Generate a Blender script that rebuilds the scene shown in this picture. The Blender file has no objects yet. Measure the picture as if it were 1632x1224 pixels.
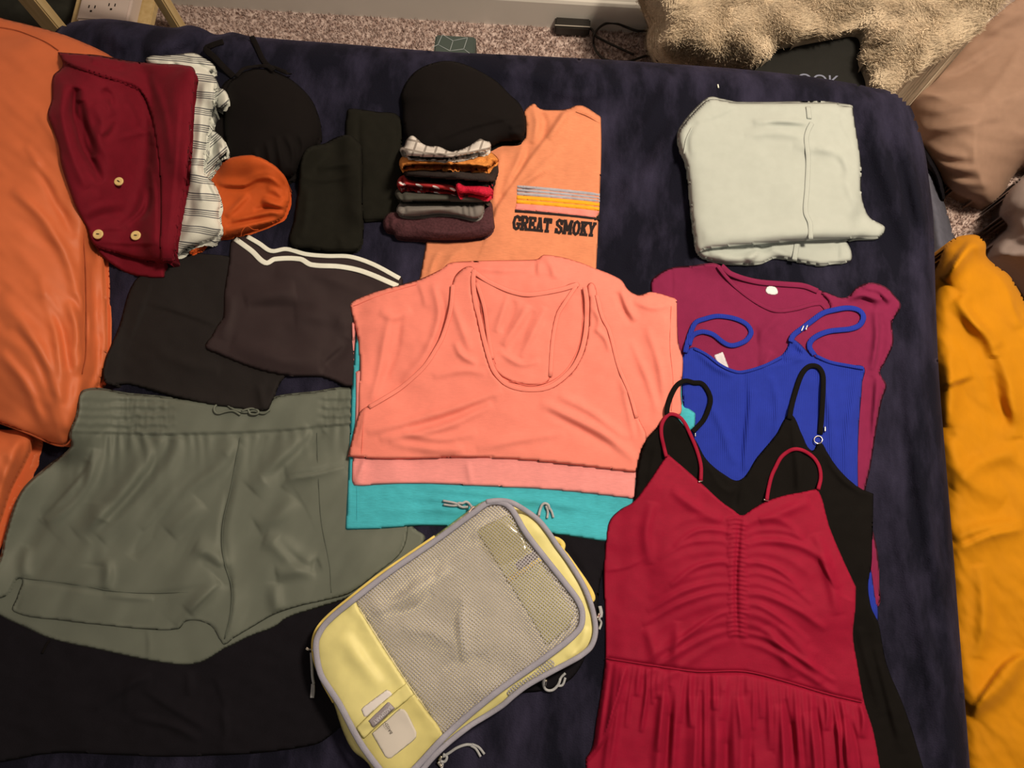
import bpy, math, random
import numpy as np
from mathutils import Matrix, Vector
random.seed(7); RNG = np.random.default_rng(7)
scene = bpy.context.scene
C = scene.collection

# ------------------------------------------------------------------ camera
FPX, CAMZ = 1179.0, 1.70          # focal length in pixels of the 1632x1224 frame, height above the floor
PHI, TH = math.radians(4.0), math.radians(14.5)
Rm = Matrix.Rotation(PHI, 3, 'Z') @ Matrix.Rotation(TH, 3, 'X')
cam = bpy.data.cameras.new('camera'); camo = bpy.data.objects.new('camera', cam); C.objects.link(camo)
cam.sensor_fit = 'HORIZONTAL'; cam.sensor_width = 36.0; cam.lens = 36.0 * FPX / 1632.0
cam.clip_start = 0.02
camo.matrix_world = Matrix.Translation((0, 0, CAMZ)) @ Rm.to_4x4()
scene.camera = camo
R3 = np.array(Rm)

# ------------------------------------------------------------------ light
w = bpy.data.worlds.new('world'); scene.world = w; w.use_nodes = True
w.node_tree.nodes['Background'].inputs[0].default_value = (1.0, 0.80, 0.60, 1)
w.node_tree.nodes['Background'].inputs[1].default_value = 0.19
la = bpy.data.lights.new('ceiling_lamp', 'AREA'); la.shape = 'DISK'; la.size = 0.34
la.energy = 46; la.color = (1.0, 0.81, 0.58)
lo = bpy.data.objects.new('ceiling_lamp', la); C.objects.link(lo); lo.location = (0.82, 0.86, 2.44)
scene.view_settings.view_transform = 'Standard'; scene.view_settings.look = 'None'
scene.view_settings.exposure = 0.35; scene.view_settings.gamma = 1.0
scene.view_settings.use_curve_mapping = False

# ------------------------------------------------------------------ helpers
BED = 0.53                                            # mattress top
def ray(u, v):
    u = np.asarray(u, float); v = np.asarray(v, float)
    d = np.stack([(u - 816) / FPX, -(v - 612) / FPX, -np.ones_like(u)], -1)
    return d @ R3.T
def at_z(u, v, z):
    d = ray(u, v); k = (z - CAMZ) / d[..., 2]
    return np.stack([d[..., 0] * k, d[..., 1] * k, np.broadcast_to(z, d[..., 0].shape)], -1)
def at_y(u, v, Y):
    d = ray(u, v); k = Y / d[..., 1]
    return np.stack([d[..., 0] * k, d[..., 1] * k, CAMZ + d[..., 2] * k], -1)

# height of everything laid on the bed so far, so that each garment drapes over the ones under it
CELL = 0.004; HX0, HY0 = -1.6, -0.95; HNX, HNY = 640, 520
HM = np.full((HNY, HNX), BED)
def blur(a, s):
    r = int(3 * s) + 1; k = np.exp(-0.5 * (np.arange(-r, r + 1) / s) ** 2); k /= k.sum()
    p = np.pad(a, r, mode='edge')
    p = sum(k[i] * p[:, i:i + a.shape[1]] for i in range(2 * r + 1))
    return sum(k[i] * p[i:i + a.shape[0], :] for i in range(2 * r + 1))
def maxf(a):
    p = np.pad(a, 1, mode='edge')
    return np.max([p[i:i + a.shape[0], j:j + a.shape[1]] for i in range(3) for j in range(3)], axis=0)
def samp(a, x, y):
    fx = np.clip((x - HX0) / CELL, 0, HNX - 1.001); fy = np.clip((y - HY0) / CELL, 0, HNY - 1.001)
    ix = fx.astype(int); iy = fy.astype(int); fx = fx - ix; fy = fy - iy
    return (a[iy, ix] * (1 - fx) * (1 - fy) + a[iy, ix + 1] * fx * (1 - fy) + a[iy + 1, ix] * (1 - fx) * fy + a[iy + 1, ix + 1] * fx * fy)
def splat(V, grow=1):
    global HM
    ix = np.clip(np.round((V[:, 0] - HX0) / CELL).astype(int), 0, HNX - 1)
    iy = np.clip(np.round((V[:, 1] - HY0) / CELL).astype(int), 0, HNY - 1)
    t = np.full(HM.shape, -9.0); np.maximum.at(t, (iy, ix), V[:, 2])
    for _ in range(grow):
        m = maxf(t); t = np.where(t > -8, t, m)
    HM = np.maximum(HM, t)

def curve(pts, n=8, closed=False):
    """smooth curve through the points; a third element marks a sharp corner"""
    P = [np.array(p[:2], float) for p in pts]; S = [len(p) > 2 for p in pts]; N = len(P); out = []
    for i in range(N if closed else N - 1):
        a, b = P[i], P[(i + 1) % N]
        pa = P[i - 1] if (closed or i > 0) else a
        nb = P[(i + 2) % N] if (closed or i + 2 < N) else b
        ch = np.linalg.norm(b - a) + 1e-9
        def tan(p, q, sharp):
            if sharp: return b - a
            t = q - p; return t / (np.linalg.norm(t) + 1e-9) * ch
        ta = tan(pa, b, S[i]); tb = tan(a, nb, S[(i + 1) % N])
        for k in range(n):
            s = k / n
            out.append((2*s**3-3*s**2+1)*a + (s**3-2*s**2+s)*ta + (-2*s**3+3*s**2)*b + (s**3-s**2)*tb)
    if not closed: out.append(P[-1])
    return np.array(out)
def seg_near(U, poly, closed):
    """distance, nearest point, parameter, side of points to a polyline"""
    A = poly if closed else poly[:-1]; B = np.roll(poly, -1, 0) if closed else poly[1:]
    L = np.linalg.norm(B - A, axis=1); cum = np.concatenate([[0], np.cumsum(L)]); tot = cum[-1] + 1e-9
    bd = np.full(len(U), 1e18); bp = np.zeros((len(U), 2)); bt = np.zeros(len(U)); bs = np.zeros(len(U))
    for i in range(len(A)):
        ab = B[i] - A[i]; q = U - A[i]
        t = np.clip((q @ ab) / (ab @ ab + 1e-12), 0, 1)
        r = q - t[:, None] * ab; d = (r * r).sum(1)
        m = d < bd
        bd[m] = d[m]; bp[m] = U[m] - r[m]; bt[m] = (cum[i] + t[m] * L[i]) / tot
        bs[m] = (ab[1] * q[m, 0] - ab[0] * q[m, 1])
    return np.sqrt(bd), bp, bt, bs
def inside(U, poly):
    c = np.zeros(len(U), bool); A = poly; B = np.roll(poly, -1, 0)
    for a, b in zip(A, B):
        if a[1] == b[1]: continue
        m = ((a[1] > U[:, 1]) != (b[1] > U[:, 1]))
        m &= U[:, 0] < (b[0] - a[0]) * (U[:, 1] - a[1]) / (b[1] - a[1]) + a[0]
        c ^= m
    return c
def gn(x, y, seed):
    """2D gradient noise, about -0.7 .. 0.7"""
    r = np.random.default_rng(seed); T = r.random((64, 64)) * 2 * np.pi
    xi = np.floor(x).astype(int); yi = np.floor(y).astype(int); xf = x - xi; yf = y - yi
    def g(i, j):
        a = T[(yi + j) % 64, (xi + i) % 64]; return np.cos(a) * (xf - i) + np.sin(a) * (yf - j)
    sx = xf * xf * (3 - 2 * xf); sy = yf * yf * (3 - 2 * yf)
    return (g(0,0)*(1-sx)+g(1,0)*sx)*(1-sy) + (g(0,1)*(1-sx)+g(1,1)*sx)*sy
FOLD = 1.35
FW = [1.6]
def fold_height(U, folds):
    h = np.zeros(len(U))
    for f in folds:
        kind, wd, am, pts = f[:4]
        pl = curve(pts, 5)
        lo_, hi_ = pl.min(0) - 3.2 * wd, pl.max(0) + 3.2 * wd
        idx = np.where((U[:, 0] > lo_[0]) & (U[:, 0] < hi_[0]) & (U[:, 1] > lo_[1]) & (U[:, 1] < hi_[1]))[0]
        if not len(idx): continue
        d, _, t, s = seg_near(U[idx], pl, False)
        tp = np.clip(np.sin(np.pi * np.clip(t, 0.0, 1.0)), 0, 1) ** 0.5
        if kind == 'S': tp = np.ones_like(t)                       # a step that runs off both ends
        if kind in 'sS':
            k = np.exp(-d / wd) * np.clip(0.5 + 0.5 * np.sign(s) * d / FW[0], 0, 1)
        else:
            k = np.exp(-(d / wd) ** 2)
        h[idx] += FOLD * am * k * tp
    return h
def lin(c): return tuple((x / 12.92 if x <= 0.04045 else ((x + 0.055) / 1.055) ** 2.4) for x in [v / 255.0 for v in c])
LIGHT = (1.06, 0.86, 0.63)
def A(r, g, b, k=1.0):
    """fabric colour from the colour seen under the warm lamp"""
    return tuple(min(0.86, k * x / l) for x, l in zip(lin((r, g, b)), LIGHT)) + (1,)

# ------------------------------------------------------------------ materials
def newmat(name):
    m = bpy.data.materials.new(name); m.use_nodes = True; nt = m.node_tree
    return m, nt, nt.nodes, nt.links, nt.nodes['Principled BSDF']
def fabric(name, col, rough=0.9, sheen=0.15, weave=900, bump=0.25, mottle=0.12, mscale=60, heather=0.0, rib=None, spec=0.2, fuzz=None):
    m, nt, N, L, b = newmat(name)
    tc = N.new('ShaderNodeTexCoord')
    n1 = N.new('ShaderNodeTexNoise'); n1.inputs['Scale'].default_value = mscale; n1.inputs['Detail'].default_value = 5
    L.new(tc.outputs['Object'], n1.inputs['Vector'])
    mr = N.new('ShaderNodeMapRange'); mr.inputs['From Min'].default_value = 0.3; mr.inputs['From Max'].default_value = 0.7
    mr.inputs['To Min'].default_value = 1 - mottle; mr.inputs['To Max'].default_value = 1 + mottle
    L.new(n1.outputs['Fac'], mr.inputs['Value'])
    val = mr.outputs[0]
    if heather:
        mp = N.new('ShaderNodeMapping'); mp.inputs['Scale'].default_value = (90, 900, 300)
        L.new(tc.outputs['Object'], mp.inputs['Vector'])
        n3 = N.new('ShaderNodeTexNoise'); n3.inputs['Scale'].default_value = 1.0; n3.inputs['Detail'].default_value = 2
        L.new(mp.outputs[0], n3.inputs['Vector'])
        m3 = N.new('ShaderNodeMapRange'); m3.inputs['From Min'].default_value = 0.3; m3.inputs['From Max'].default_value = 0.7
        m3.inputs['To Min'].default_value = 1 - heather; m3.inputs['To Max'].default_value = 1 + heather
        L.new(n3.outputs['Fac'], m3.inputs['Value'])
        mu = N.new('ShaderNodeMath'); mu.operation = 'MULTIPLY'; L.new(val, mu.inputs[0]); L.new(m3.outputs[0], mu.inputs[1]); val = mu.outputs[0]
    vm = N.new('ShaderNodeVectorMath'); vm.operation = 'SCALE'; vm.inputs[0].default_value = col[:3]
    L.new(val, vm.inputs['Scale']); L.new(vm.outputs[0], b.inputs['Base Color'])
    b.inputs['Roughness'].default_value = rough; b.inputs['Specular IOR Level'].default_value = spec
    b.inputs['Sheen Weight'].default_value = sheen; b.inputs['Sheen Roughness'].default_value = 0.5
    if sheen: b.inputs['Sheen Tint'].default_value = tuple(min(1, c * 1.5 + 0.08) for c in col[:3]) + (1,)
    if rib:
        wv = N.new('ShaderNodeTexWave'); wv.inputs['Scale'].default_value = rib; wv.bands_direction = 'X'
        L.new(tc.outputs['Object'], wv.inputs['Vector']); src = wv.outputs['Fac']
    else:
        n2 = N.new('ShaderNodeTexNoise'); n2.inputs['Scale'].default_value = weave; n2.inputs['Detail'].default_value = 2
        L.new(tc.outputs['Object'], n2.inputs['Vector']); src = n2.outputs['Fac']
    bp = N.new('ShaderNodeBump'); bp.inputs['Strength'].default_value = bump; bp.inputs['Distance'].default_value = 0.0012
    L.new(src, bp.inputs['Height']); L.new(bp.outputs[0], b.inputs['Normal'])
    return m
def plain(name, col, rough=0.5, metal=0.0, spec=0.5, trans=0.0, alpha=1.0, coat=0.0):
    m, nt, N, L, b = newmat(name)
    b.inputs['Base Color'].default_value = col; b.inputs['Roughness'].default_value = rough; b.inputs['Metallic'].default_value = metal
    b.inputs['Specular IOR Level'].default_value = spec; b.inputs['Alpha'].default_value = alpha; b.inputs['Coat Weight'].default_value = coat
    return m

# ------------------------------------------------------------------ objects
def thing(name, label, cat, loc, group=None):
    o = bpy.data.objects.new(name, None); C.objects.link(o); o.location = loc
    o.empty_display_size = 0.05
    o['label'] = label; o['category'] = cat
    if group: o['group'] = group
    return o
def tag(o, label, cat, group=None):
    o['label'] = label; o['category'] = cat
    if group: o['group'] = group
    return o
def mesh_obj(name, V, F, mat, parent=None, smooth=True, uv=None, origin=None):
    """F: list of face arrays, each (n,k)"""
    V = np.asarray(V, float)
    if parent is not None: org = np.array(parent_loc(parent))
    elif origin is not None: org = np.array(origin)
    else: org = np.array([(V[:, 0].min() + V[:, 0].max()) / 2, (V[:, 1].min() + V[:, 1].max()) / 2, V[:, 2].min()])
    me = bpy.data.meshes.new(name); me.vertices.add(len(V))
    me.vertices.foreach_set('co', (V - org).astype(np.float32).ravel())
    F = [np.asarray(f, np.int32) for f in F if len(f)]
    nl = sum(f.size for f in F); npol = sum(len(f) for f in F)
    me.loops.add(nl); me.polygons.add(npol)
    li = np.concatenate([f.ravel() for f in F]); me.loops.foreach_set('vertex_index', li)
    ls = np.concatenate([np.full(len(f), f.shape[1], np.int32) for f in F])
    me.polygons.foreach_set('loop_start', np.concatenate([[0], np.cumsum(ls)[:-1]]).astype(np.int32))
    me.polygons.foreach_set('use_smooth', np.full(npol, smooth))
    if uv is not None:
        l = me.uv_layers.new(name='uv'); l.data.foreach_set('uv', np.asarray(uv, np.float32)[li].ravel())
    me.update(calc_edges=True); me.validate()
    if mat: me.materials.append(mat)
    o = bpy.data.objects.new(name, me); C.objects.link(o)
    if parent is not None: o.parent = parent
    else: o.location = org
    return o
def parent_loc(p):
    l = Vector(p.location)
    while p.parent: p = p.parent; l += p.location
    return l
def grid_in(outline, step, holes=()):
    lo_, hi_ = outline.min(0) - step, outline.max(0) + step
    nx = int((hi_[0] - lo_[0]) / step) + 2; ny = int((hi_[1] - lo_[1]) / step) + 2
    gx, gy = np.meshgrid(lo_[0] + np.arange(nx) * step, lo_[1] + np.arange(ny) * step)
    U = np.stack([gx.ravel(), gy.ravel()], 1)
    d, p, _, _ = seg_near(U, outline, True); ins = inside(U, outline)
    for h in holes:
        d2, p2, _, _ = seg_near(U, h, True); ih = inside(U, h)
        ins &= ~ih; m = d2 < d; d = np.where(m, d2, d); p[m] = p2[m]
    snap = d < 0.56 * step
    ok = ins | snap
    U[snap] = p[snap]
    idx = np.arange(nx * ny).reshape(ny, nx)
    q = np.stack([idx[:-1, :-1], idx[1:, :-1], idx[1:, 1:], idx[:-1, 1:]], -1).reshape(-1, 4)
    q = q[ok[q].all(1) & (~snap[q].all(1) | ins[q].any(1))]
    allq = np.stack([idx[:-1, :-1], idx[1:, :-1], idx[1:, 1:], idx[:-1, 1:]], -1).reshape(-1, 4)
    c3 = allq[(ok[allq].sum(1) == 3)]; tris = []
    for miss in range(4):                                   # cells cut by the outline keep a triangle
        m = c3[~ok[c3[:, miss]]]; t = np.delete(m, miss, axis=1)
        if len(t):
            e1 = U[t[:, 1]] - U[t[:, 0]]; e2 = U[t[:, 2]] - U[t[:, 0]]; ar = e1[:, 1] * e2[:, 0] - e1[:, 0] * e2[:, 1]
            tris.append(t[(ar > 0.02 * step * step) & (ins | snap)[t].all(1) & ins[t].any(1) | (ar > 0.3 * step * step)])
    T3 = np.concatenate(tris) if tris else np.zeros((0, 3), int)
    used = np.unique(np.concatenate([q.ravel(), T3.ravel()])); re = np.full(nx * ny, -1); re[used] = np.arange(len(used))
    TRI[0] = re[T3]
    return U[used], np.where(snap, 0, d)[used], snap[used], re[q]
TRI = [None]
def boundary_edges(q):
    e = np.concatenate([q[:, [0, 1]], q[:, [1, 2]], q[:, [2, 3]], q[:, [3, 0]]])
    s = np.sort(e, 1); key = s[:, 0].astype(np.int64) * (q.max() + 1) + s[:, 1]
    _, inv, cnt = np.unique(key, return_inverse=True, return_counts=True)
    return e[cnt[inv] == 1]
def sheet(name, outline, mat, parent=None, thick=2.0, edge=3.0, puff=0.0, puffr=60.0, folds=(), noise=(), fn=None, step=3.0,
          holes=(), drape=2.0, uvf=None, lift=0.0, add=True, smooth_outline=True, bottom=True, pw=2.0):
    """a piece of cloth traced as an outline, draped over what lies there already; sizes of thick/puff/folds in mm"""
    ol = curve(outline, 6, True) if smooth_outline else np.array(outline, float)
    hs = [curve(h, 6, True) for h in holes]
    U, sd, sn, q = grid_in(ol, step, hs); t3 = TRI[0]; FW[0] = max(1.6, 0.9 * step)
    k = np.clip(sd / edge, 0, 1); prof = np.sqrt(1 - (1 - k) ** 2)
    h = thick * prof
    if puff:
        k = np.clip(sd / puffr, 0, 1); h = h + puff * (1 - (1 - k) ** pw) ** 0.5
    extra = fold_height(U, folds)
    for i, nz in enumerate(noise):
        am, sc = nz[:2]; ang = math.radians(nz[2]) if len(nz) > 2 else 0; st = nz[3] if len(nz) > 3 else 1
        x = (U[:, 0] * math.cos(ang) + U[:, 1] * math.sin(ang)) / (sc * st); y = (-U[:, 0] * math.sin(ang) + U[:, 1] * math.cos(ang)) / sc
        extra += am * gn(x + 7.3 * i, y + 3.1 * i, abs(hash_(name)) % 9999 + i)
    if fn is not None: extra += fn(U[:, 0], U[:, 1])
    h = np.maximum(h + extra * np.clip(sd / (edge * 1.5 + 2), 0, 1), 0.5 * prof) * 1e-3
    Hs = blur(maxf(HM), max(drape, 0.8)); Hb = blur(HM, 1.3)
    z = meet(U, Hs, h + 0.0004 + lift * 1e-3)
    z = np.where(sn, meet(U, Hb, np.full(len(U), -0.0003 + lift * 1e-3)), z)
    P = at_z(U[:, 0], U[:, 1], z)
    V = P; Fs = [q, t3]
    if bottom:
        zb = np.minimum(samp(HM, P[:, 0], P[:, 1]) + 0.0002 + lift * 1e-3, P[:, 2] - 0.0003)
        Pb = P.copy(); Pb[:, 2] = np.where(sn, P[:, 2], zb)
        remap = np.where(sn, np.arange(len(P)), np.cumsum(~sn) - 1 + len(P))
        V = np.concatenate([P, Pb[~sn]]); qb = remap[q]
        keep = ~(sn[q].all(1)); Fs.append(qb[keep][:, ::-1]); Fs.append(remap[t3][~(sn[t3].all(1))][:, ::-1])
    uv = None
    if uvf is not None:
        uu = np.stack(uvf(U[:, 0], U[:, 1]), 1); uv = np.concatenate([uu, uu[~sn]]) if bottom else uu
    o = mesh_obj(name, V, Fs, mat, parent, uv=uv)
    if add: splat(P, max(1, int(math.ceil(step / 4.0))))
    return o
def meet(U, H, h):
    """height at which each line of sight first meets the surface H + h"""
    d = ray(U[:, 0], U[:, 1]); zl = BED - 0.03
    P0 = at_z(U[:, 0], U[:, 1], BED + 0.05); bx_ = np.clip(((P0[:, :2].min(0) - .06 - [HX0, HY0]) / CELL).astype(int), 0, [HNX - 2, HNY - 2]); by_ = np.clip(((P0[:, :2].max(0) + .06 - [HX0, HY0]) / CELL).astype(int) + 1, 1, [HNX, HNY])
    g = H[bx_[1]:by_[1], bx_[0]:by_[0]]
    zh = max(float(g.max()), BED + 0.02) + max(float(h.max()), 0) + 0.004
    n = int(max(10, (zh - zl) / 0.004)); zs = np.linspace(zh, zl, n + 1)
    z = np.full(len(U), zl); done = np.zeros(len(U), bool); fp = None
    for i in range(n + 1):
        k = (zs[i] - CAMZ) / d[:, 2]; f = zs[i] - samp(H, d[:, 0] * k, d[:, 1] * k) - h
        if i > 0:
            m = (~done) & (f <= 0); t = np.clip(fp[m] / (fp[m] - f[m] + 1e-12), 0, 1)
            z[m] = zs[i - 1] + (zs[i] - zs[i - 1]) * t; done |= m
            if done.all(): break
        fp = f
    return z
def hash_(s):
    h = 5381
    for ch in s: h = (h * 33 + ord(ch)) & 0xffffffff
    return h
def tube(name, pts, wd, mat, parent=None, hgt=None, lift=0.0, n=8, sm=2, add=False, closed=False, zs=None, sub=6, loft=None):
    """cord, strap or seam lying on what is there; wd, hgt: half width and half height in mm; zs: fixed height; loft: mm per control point"""
    hgt = wd if hgt is None else hgt
    pl = curve(pts, sub, closed)
    up = (np.interp(np.linspace(0, len(pts) - 1, len(pl)), np.arange(len(pts)), loft) if loft is not None else np.zeros(len(pl))) * 1e-3
    z = np.full(len(pl), BED + 0.01)
    if zs is not None: z = np.full(len(pl), zs)
    else:
        g = meet(pl, maxf(HM) if wd > 2.5 else blur(HM, .7), np.zeros(len(pl)))
        if sm and not closed:
            gp = np.pad(g, sm, mode='edge'); g = 0.3 * g + 0.7 * np.mean([gp[i:i + len(g)] for i in range(2 * sm + 1)], axis=0)
        z = g + (hgt + lift) * 1e-3 + up
    P = at_z(pl[:, 0], pl[:, 1], z)
    return sweep(name, P, wd * 1e-3, hgt * 1e-3, mat, parent, n, closed, add)
def sweep(name, P, a, b, mat, parent=None, n=8, closed=False, add=False):
    P = np.asarray(P, float); M = len(P)
    T = np.roll(P, -1, 0) - np.roll(P, 1, 0)
    if not closed: T[0] = P[1] - P[0]; T[-1] = P[-1] - P[-2]
    T /= (np.linalg.norm(T, axis=1)[:, None] + 1e-12)
    S = np.stack([T[:, 1], -T[:, 0], np.zeros(M)], 1); ln = np.linalg.norm(S, axis=1)[:, None]
    S = np.where(ln > 1e-4, S / np.maximum(ln, 1e-9), np.array([1.0, 0, 0]))
    Up = np.cross(S, T)
    an = np.arange(n) * 2 * np.pi / n
    V = (P[:, None] + a * np.cos(an)[None, :, None] * S[:, None] + b * np.sin(an)[None, :, None] * Up[:, None]).reshape(-1, 3)
    i = np.arange(M if closed else M - 1)[:, None]; j = np.arange(n)[None]
    i2 = (i + 1) % M; j2 = (j + 1) % n
    q = np.stack([i * n + j, i * n + j2, i2 * n + j2, i2 * n + j], -1).reshape(-1, 4)
    F = [q]
    if not closed: F += [np.arange(n)[None, ::-1], ((M - 1) * n + np.arange(n))[None]]
    if add: splat(V)
    return mesh_obj(name, V, F, mat, parent)
def box(name, x0, x1, y0, y1, z0, z1, mat, parent=None, bev=0.004):
    import bmesh
    bm = bmesh.new(); bmesh.ops.create_cube(bm, size=1)
    bmesh.ops.scale(bm, vec=(x1 - x0, y1 - y0, z1 - z0), verts=bm.verts)
    if bev: bmesh.ops.bevel(bm, geom=bm.edges[:], offset=bev, segments=2, affect='EDGES')
    me = bpy.data.meshes.new(name); bm.to_mesh(me); bm.free(); me.materials.append(mat)
    o = bpy.data.objects.new(name, me); C.objects.link(o)
    c = Vector(((x0 + x1) / 2, (y0 + y1) / 2, (z0 + z1) / 2))
    if parent is not None: o.parent = parent; o.location = c - parent_loc(parent)
    else: o.location = c
    return o
def base_at(u, v, z=BED + 0.02):
    return tuple(at_z(np.array([u]), np.array([v]), z)[0])
def disc(name, u, v, r, h, mat, parent, hole=None, tilt=0.0):
    """small round button lying on the cloth; r, h in mm"""
    p = at_z(np.array([u]), np.array([v]), BED + 0.02)[0]
    Ub = np.array([[u, v]], float); p = at_z(Ub[:, 0], Ub[:, 1], meet(Ub, blur(maxf(HM), .8), np.zeros(1)))[0]
    n = 24; an = np.arange(n) * 2 * np.pi / n; V = []
    for rr, zz in ((1.0, 0), (1.0, .6), (.88, 1.0), (.6, .8), (0.3, .75)):
        for a_ in an: V.append((p[0] + rr * r * 1e-3 * math.cos(a_), p[1] + rr * r * 1e-3 * math.sin(a_), p[2] + zz * h * 1e-3 + .0004))
    V.append((p[0], p[1], p[2] + .75 * h * 1e-3 + .0004))
    q = [(k*n+i, k*n+(i+1) % n, (k+1)*n+(i+1) % n, (k+1)*n+i) for k in range(4) for i in range(n)]
    t = [(4*n+i, 4*n+(i+1) % n, 5*n) for i in range(n)]
    o = mesh_obj(name, V, [q, t, [list(range(n))[::-1]]], mat, parent)
    return o, p
def heap(name, outline, mat, z0, z1, R, folds=(), noise=(), step=6.0, fn=None, tilt=None, floor=0.003, parent=None, undercut=0.0):
    """bulky bedding heaped on the floor: a closed body from the floor up; z in m, folds in mm"""
    ol = curve(outline, 6, True); U, sd, sn, q = grid_in(ol, step); FW[0] = 1.3 * step
    k = np.clip(sd / R, 0, 1); prof = np.sqrt(1 - (1 - k) ** 2)
    ex = fold_height(U, folds)
    for i, nz in enumerate(noise):
        am, sc = nz[:2]; ang = math.radians(nz[2]) if len(nz) > 2 else 0; st = nz[3] if len(nz) > 3 else 1
        x = (U[:, 0] * math.cos(ang) + U[:, 1] * math.sin(ang)) / (sc * st); y = (-U[:, 0] * math.sin(ang) + U[:, 1] * math.cos(ang)) / sc
        ex += am * gn(x + 3.3 * i, y + 5.1 * i, hash_(name) % 9999 + i)
    if fn is not None: ex += fn(U[:, 0], U[:, 1])
    if callable(z0): z0 = z0(U[:, 0], U[:, 1])
    z = z0 + (z1 - z0) * prof + ex * 1e-3 * np.clip(sd / 12, 0.15, 1)
    if tilt is not None: z = z + tilt(U[:, 0], U[:, 1])
    z = np.maximum(z, floor + 0.02)
    P = at_z(U[:, 0], U[:, 1], z)
    be = boundary_edges(q); bv = np.unique(be); re = {v: len(P) + i for i, v in enumerate(bv)}
    B = P[bv].copy(); cen = P[:, :2].mean(0); dv = cen - B[:, :2]; dv /= np.linalg.norm(dv, axis=1)[:, None] + 1e-9
    B[:, :2] += dv * (np.where(U[bv, 0] < 1060, undercut, 0.0) * np.maximum(B[:, 2] - floor, 0))[:, None]; B[:, 2] = floor
    sk = np.array([(b, a, re[a], re[b]) for a, b in be])
    return mesh_obj(name, np.concatenate([P, B]), [q, sk], mat, parent), P

# ================================================================== the room
M = {}
def carpet_mat(name, k=1.0):
    m, nt, N, L, b = newmat(name); tc = N.new('ShaderNodeTexCoord')
    n = N.new('ShaderNodeTexNoise'); n.inputs['Scale'].default_value = 110; n.inputs['Detail'].default_value = 4
    L.new(tc.outputs['Object'], n.inputs['Vector'])
    cr = N.new('ShaderNodeValToRGB'); L.new(n.outputs['Fac'], cr.inputs[0])
    cr.color_ramp.elements[0].position = 0.32; cr.color_ramp.elements[0].color = A(150, 114, 94, k)
    cr.color_ramp.elements[1].position = 0.68; cr.color_ramp.elements[1].color = A(226, 192, 166, k)
    L.new(cr.outputs[0], b.inputs['Base Color']); b.inputs['Roughness'].default_value = 1.0; b.inputs['Specular IOR Level'].default_value = 0.05
    return m
M['carpet'] = carpet_mat('beige_carpet')
WALLY = float(at_z(np.array([868.]), np.array([37.]), 0.0)[0, 1])
def struct(o): o['kind'] = 'structure'; return o
floor = struct(box('floor', -2.2, 2.4, -2.0, WALLY + 0.02, -0.1, 0.0, M['carpet'], bev=0))
# carpet pile where the floor shows
n = 64000
px = RNG.uniform(-1.1, 1.5, n); py = RNG.uniform(0.80, WALLY - 0.014, n)
n2 = 12000; px = np.concatenate([px, RNG.uniform(0.78, 1.45, n2)]); py = np.concatenate([py, RNG.uniform(0.35, 0.80, n2)])
hh = RNG.uniform(0.006, 0.012, len(px)); an = RNG.uniform(0, 6.28, len(px)); rr = RNG.uniform(0.0016, 0.0028, len(px))
lx = RNG.normal(0, .003, len(px)); ly = RNG.normal(0, .003, len(px))
V = np.zeros((len(px), 4, 3))
for k in range(3): V[:, k] = np.stack([px + rr * np.cos(an + k * 2.094), py + rr * np.sin(an + k * 2.094), np.full(len(px), 0.0002)], 1)
V[:, 3] = np.stack([px + lx, py + ly, hh], 1)
ii = np.arange(len(px)) * 4
T = np.concatenate([np.stack([ii + k, ii + (k + 1) % 3, ii + 3], 1) for k in range(3)])
pile = mesh_obj('carpet_pile', V.reshape(-1, 3), [T], M['carpet'], floor, smooth=False); pile['kind'] = 'stuff'
M['wall'] = fabric('wall_paint', A(232, 204, 178), rough=0.8, sheen=0, weave=140, bump=0.08, mottle=0.03, mscale=3)
M['trim'] = fabric('baseboard_paint', A(255, 250, 217), rough=0.45, sheen=0, weave=40, bump=0.02, mottle=0.03, mscale=4, spec=0.4)
struct(box('wall_back', -2.2, 2.4, WALLY, WALLY + 0.1, 0.0, 2.6, M['wall'], bev=0))
bb = bpy.data.meshes.new('baseboard_back')
prof = [(0, 0), (-.013, 0), (-.013, .088), (-.010, .096), (-.006, .100), (-.004, .106), (0, .106)]
V = [(x, WALLY - .0005 + p[0], p[1] + .0005) for x in (-2.2, 2.4) for p in prof]; k = len(prof)
bbo = struct(mesh_obj('baseboard_back', V, [[(i, i + 1, k + i + 1, k + i) for i in range(k - 1)], [list(range(k)), list(range(k, 2 * k))[::-1]]], M['trim'], smooth=False))

# ================================================================== bed
M['mattress'] = fabric('mattress_ticking', A(150, 140, 130), weave=400)
M['bedwood'] = fabric('dark_bed_wood', A(70, 48, 34), rough=0.5, sheen=0, weave=60, bump=0.05, mottle=0.3, mscale=14)
bed = thing('bed', 'bed under the navy plush blanket, laid out with clothes', 'bed', (-0.4, 0.15, 0.0))
box('mattress', -1.50, 0.60, -0.62, 0.86, 0.27, BED - 0.004, M['mattress'], bed, bev=0.04)
box('bed_base', -1.50, 0.59, -0.62, 0.86, 0.13, 0.265, M['bedwood'], bed, bev=0.01)
for x in (-1.45, 0.54):
    for y in (-0.57, 0.81): box('leg', x - .03, x + .03, y - .03, y + .03, 0.001, 0.132, M['bedwood'], bed, bev=0.004)

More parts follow.
